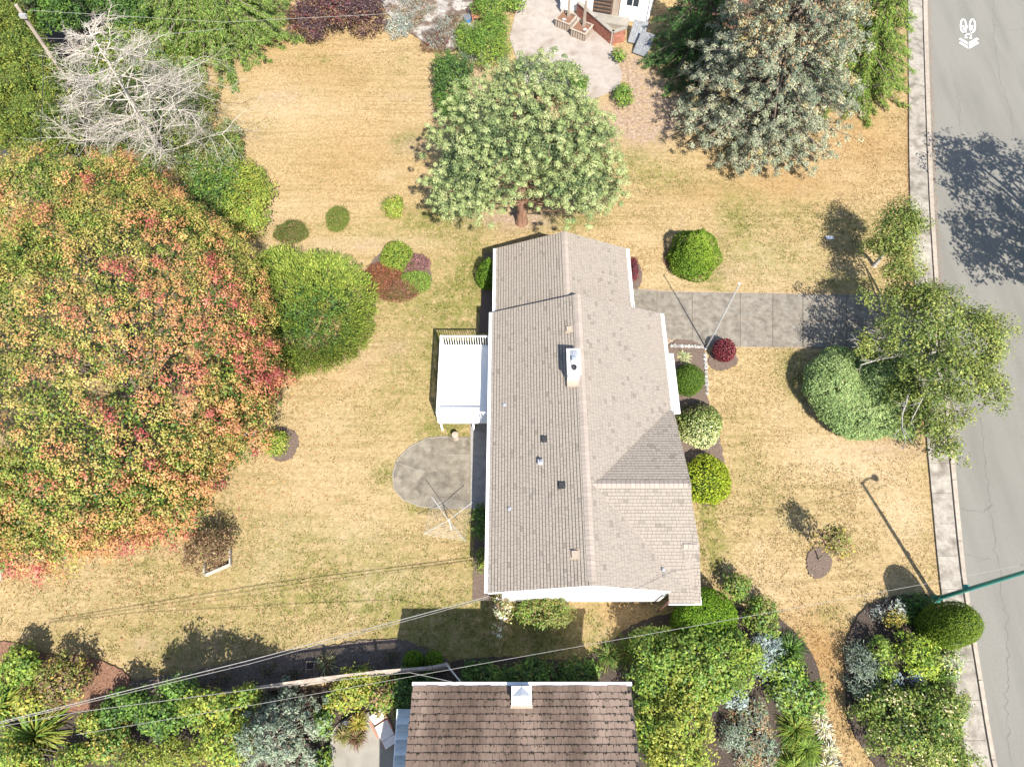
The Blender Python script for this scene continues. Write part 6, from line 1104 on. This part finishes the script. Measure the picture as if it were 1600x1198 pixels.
# path stones in the gravel bed
for px, py, r, lb in [(668, 30, .42, 'largest pale rock in the middle of the gravel bed'), (690, 18, .3, 'pale rock at the top of the gravel bed'), (712, 62, .3, 'pale rock at the gravel bed corner near the juniper'), (655, 50, .24, 'small pale rock at the lawn edge of the gravel bed'), (725, 15, .26, 'pale rock next to the blue tub'), (628, 22, .2, 'small pale rock between the two left heathers')]:
    o = G(px, py); gg = Geo(); gg.lathe([(-.02, r), (r * .3, r), (r * .55, r * .7), (r * .62, .02)], o, 8); V = gg.V[0]; V[:] = V + rng.normal(0, r * .12, V.shape); single('rock', gg, M_rock, lb, 'rock', o, 'rocks on the gravel bed')
# ================================================================== NEIGHBOUR AT THE TOP
gA, gB = G(918, 22), G(1012, 38); wd = gB - gA; wd /= np.linalg.norm(wd); wnn = A([-wd[1], wd[0], 0]); wh = thing('white_house', 'white neighbour house with a dark louvred door at the top edge', 'house', (gA + gB) / 2)
def wbox(u0, u1, v0, v1, z0, z1, g=None):
    g = g or Geo(); M = Matrix(((wd[0], wnn[0], 0, gA[0]), (wd[1], wnn[1], 0, gA[1]), (0, 0, 1, 0), (0, 0, 0, 1))); g.box((u0, v0, z0), (u1, v1, z1), None, M); return g
WL = np.linalg.norm(gB - gA); part('wall', wbox(-2, WL, 0, 6, 0, 3.0), M_siding, wh); part('roof', wbox(-2.3, WL + .3, .15, 6.4, 3.001, 3.15), M_ridge, wh)
lv = part('louvred_door', wbox(.35, 2.2, -.05, -.003, .1, 2.1), M_brownwood, wh)
for k in range(14): part('slat', wbox(.4, 1.6, -.08, -.051, .18 + k * .135, .18 + k * .135 + .07), M_blackmetal if k % 2 else M_brownwood, lv)
part('side_panel', wbox(1.7, 2.15, -.09, -.051, .15, 2.05), M_wood, lv)
w_ = part('window', wbox(2.55, 3.5, -.05, -.003, 1.1, 2.0), M_white, wh); part('pane', wbox(2.62, 3.0, -.06, -.051, 1.17, 1.93), M_glass, w_); part('pane', wbox(3.06, 3.43, -.06, -.051, 1.17, 1.93), M_glass, w_)
part('door_step', wbox(.2, 3.0, -1.0, -.1, 0, .3), M_pale2, wh); part('downspout', wbox(WL - .12, WL - .04, -.1, -.003, 0, 2.9), M_white, wh)
# brick retaining wall
bp_ = [G(902, 24), G(930, 48), G(955, 70), G(974, 64)]; bw = thing('brick_wall', 'low red brick retaining wall with pale coping beside the pale patio', 'wall', bp_[2]); br = Geo(); mo = Geo(); cp = Geo(); bh_ = .95
for p, q in zip(bp_[:-1], bp_[1:]):
    d = q - p; L = np.linalg.norm(d); d /= L; s_ = A([-d[1], d[0], 0]); M = Matrix(((d[0], s_[0], 0, p[0]), (d[1], s_[1], 0, p[1]), (0, 0, 1, 0), (0, 0, 0, 1))); mo.box((0, -.085, 0), (L, .085, bh_), None, M)
    for r in range(12):
        x = -.1 * (r % 2)
        while x < L - .05:
            br.box((max(x, 0.002) + .005, -.1, .005 + r * .079), (min(x + .2, L - .002), .1, r * .079 + .07), None, M); x += .21
    cp.box((-.02, -.14, bh_ + .002), (L + .02, .14, bh_ + .06), None, M)
mw = part('mortar_core', mo, M_mortar, bw); part('bricks', br, M_brick, bw, kind='stuff'); part('coping', cp, M_pale2, bw, kind='stuff')
# slatted planters with posts
for px, py, lb in ((884, 40, 'slatted wooden planter box farther from the brick wall'), (908, 55, 'slatted wooden planter box against the brick wall')):
    b = G(px, py); t_ = thing('wooden_planter', lb, 'planter', b); M = Matrix.Translation(Vector(b)) @ Matrix.Rotation(math.radians(-32), 4, 'Z'); w = .55
    for i in range(6):
        for sg in (-1, 1):
            u = -w + .09 + i * (2 * w - .18) / 5; part('slat', Geo().box((u - .06, sg * w - .015, .06), (u + .06, sg * w + .015, .6), None, M), M_wood, t_); part('slat', Geo().box((sg * w - .015, u - .06, .06), (sg * w + .015, u + .06, .6), None, M), M_wood, t_)
    for sx, sy in ((0, w), (0, -w)): part('top_rail', Geo().box((-w - .05, sy - .05, .602), (w + .05, sy + .05, .65), None, M), M_wood, t_)
    for sx in (w, -w): part('top_rail', Geo().box((sx - .05, -w + .05, .602), (sx + .05, w - .05, .648), None, M), M_wood, t_)
    part('soil', Geo().box((-w + .03, -w + .03, .05), (w - .03, w - .03, .5), None, M), M_redmulch, t_); part('post', Geo().box((-.07, .2, .5), (.07, .34, 2.4), None, M), M_wood, t_)
    part('bowl', Geo().lathe([(.5, .1), (.6, .16), (.6, .13), (.53, .02)], b + (A([.2, -.25, 0]) if px > 900 else A([-.15, -.2, 0])), 12), M_stone, t_)
# leaning sheet metal panels
for i, (px, py, rot, lb) in enumerate([(995, 62, -.35, 'grey ribbed sheet leaning nearer the brick wall'), (1004, 80, -.5, 'grey ribbed sheet leaning nearer the dark cedar')]):
    b = G(px, py); M = Matrix.Translation(Vector(b) + Vector((0, 0, .55))) @ Matrix.Rotation(rot, 4, 'Z') @ Matrix.Rotation(math.radians(35), 4, 'X'); t_ = thing('metal_sheet', lb, 'sheet', b); part('sheet', Geo().box((-.5, -.75, -.012), (.5, .75, .012), None, M), M_corr, t_)
    for k in range(6): part('rib', Geo().box((-.46 + k * .17, -.75, .0125), (-.41 + k * .17, .75, .045), None, M), M_corr, t_)
# terracotta chair and blue bin
b = G(748, 30); tc_ = thing('garden_chair', 'terracotta red slatted garden chair beside the junipers', 'chair', b); M = Matrix.Translation(Vector(b)) @ Matrix.Rotation(math.radians(5), 4, 'Z')
for k in range(5): part('back_slat', Geo().box((-.36 + k * .15, .25, .3), (-.23 + k * .15, .29, 1.15), None, M @ Matrix.Translation((0, .0, .15)) @ Matrix.Rotation(-.3, 4, 'X')), M_terra, tc_)
for k in range(5): part('seat_slat', Geo().box((-.36, -.45 + k * .14, .38 + k * -.01), (.38, -.33 + k * .14, .41 + k * -.01), None, M), M_terra, tc_)
for sx in (-.42, .42):
    part('armrest', Geo().box((sx - .07, -.5, .6), (sx + .07, .35, .635), None, M), M_terra, tc_)
    for yy in (-.42, .2): part('leg', Geo().box((sx - .04, yy - .03, 0), (sx + .04, yy + .03, .599), None, M), M_terra, tc_)
b = G(731, 36); bb = thing('storage_tub', 'small blue plastic tub beside the terracotta chair', 'tub', b); part('tub', Geo().lathe([(0, .2), (.4, .27), (.42, .27), (.42, .23), (.05, .18), (.05, .01)], (b[0], b[1], 0), 16), M_blue, bb); part('lid', Geo().lathe([(.43, .28), (.46, .27), (.47, .01)], (b[0], b[1], 0), 16), M_corr, bb)
# brown fence panel in the far corner
f0, f1 = G(121, -10), G(131, 72); bf = thing('brown_fence', 'narrow brown board fence behind the bare tree', 'fence', (f0 + f1) / 2); d = f1 - f0; L = np.linalg.norm(d); d /= L
fbm = Geo().box((-.07, -.012, .02), (.07, .012, 1.7)).mesh('board'); fbm.materials.append(M_brownwood)
for k in range(int(L / .16)): c = f0 + d * (.1 + k * .16) - ORG[bf.name]; inst('board', fbm, bf, Matrix.Translation(Vector(c)) @ Matrix.Rotation(math.atan2(d[1], d[0]), 4, 'Z'))
part('rail', Geo().beam((*(f0)[:2], 1.73), (*(f1)[:2], 1.73), .1, .05), M_brownwood, bf)

# ================================================================== lawn grass: short dry blades all over, none on paths and beds
def vnoise(xy, cell, seed):
    r = np.random.default_rng(seed).uniform(0, 1, (512, 512)); p = xy / cell + 200; i = np.floor(p).astype(int); f = p - i; f = f * f * (3 - 2 * f); g_ = lambda a, b: r[(i[:, 0] + a) % 512, (i[:, 1] + b) % 512]
    return (g_(0, 0) * (1 - f[:, 0]) + g_(1, 0) * f[:, 0]) * (1 - f[:, 1]) + (g_(0, 1) * (1 - f[:, 0]) + g_(1, 1) * f[:, 0]) * f[:, 1]
def grass(n):
    xy = np.c_[rng.uniform(-38, 30, n * 2), rng.uniform(-2.5, 48, n * 2)]; ok = np.ones(len(xy), bool)
    for P in KEEP_OUT: ok &= ~inside(P, xy)
    hp = [(-.4, 5), (6.5, 5), (7.2, 13), (7, 18.2), (5.5, 22.2), (-.3, 22.2)]; ok &= ~inside(hp, xy); ok &= ~((xy[:, 0] > -4) & (xy[:, 0] < 5) & (xy[:, 1] < 1)); xy = xy[ok][:n]; n = len(xy)
    v = .4 * vnoise(xy, .16, 1) + .35 * vnoise(xy * [.6, 1.], .37, 2) + .25 * vnoise(xy, 1.1, 3); dense = np.clip((v - .36) * 4.5, .06, 1)
    mk = masks(xy); bare = np.clip(mk['p'] * .55 + mk['d'], 0, .95); keep = rng.uniform(0, 1, n) < dense * (1 - bare); xy, v = xy[keep], v[keep]; mk = {k: q[keep] for k, q in mk.items()}; n = len(xy)
    C = np.where((rng.uniform(0, 1, n) < .5)[:, None], A([.34, .24, .115]), A([.44, .33, .18])); C = np.where((rng.uniform(0, 1, n) < np.clip((v - .5) * 2.6, .03, .35))[:, None], A([.19, .155, .06]), C)
    gsel = mk['g'] * (.15 + 1.6 * np.clip(v - .25, 0, 1)) > rng.uniform(0, 1, n); C = np.where(gsel[:, None], A([.115, .145, .028]), C); osel = mk['o'] * .7 > rng.uniform(0, 1, n); C = np.where((osel & ~gsel)[:, None], A([.32, .19, .075]), C)
    C = C * np.exp(rng.normal(0, .2, (n, 1))); h = rng.uniform(.02, .05, n) * (1 + .6 * mk['g']); a = rng.uniform(0, 6.28, n); w = rng.uniform(.012, .03, n); ln = rng.uniform(.02, .09, n); b2 = rng.uniform(0, 6.28, n)
    d = np.stack([np.cos(a) * w, np.sin(a) * w, 0 * a], 1); base = np.c_[xy, np.full(n, -.01)]; top = base + np.stack([np.cos(b2) * ln, np.sin(b2) * ln, h + .01], 1)
    V = np.stack([base - d, base + d, top], 1).reshape(-1, 3); g = Geo(); g.add(V, np.arange(3 * n).reshape(-1, 3), np.repeat(C, 3, 0)); o = part('grass', g, M_blade, None, kind='stuff'); tag(o, 'short dry straw coloured grass blades over the lawns', 'grass')
grass(620000)

def fallen(n):
    c = A(mb[0][0])[:2]; a = rng.uniform(-2.4, .7, n); r = rng.normal(9.2, 1.6, n); xy = c + np.c_[np.cos(a) * r * .92, np.sin(a) * r * 1.02]; P = np.c_[xy, np.full(n, .05)]; l = rng.uniform(.06, .11, n); g = Geo()
    add_leaves(g, P, unit(rdir(n) * .4 + A([0, 0, 1.])), l, l * .8, colours([(2, (.42, .15, .09)), (1, (.45, .25, .09)), (1, (.3, .16, .08))], n, .2)); tag(part('fallen_leaves', g, M_leaf, None, kind='stuff'), 'scattered fallen red leaves on the lawn round the maple', 'leaves')
fallen(420)
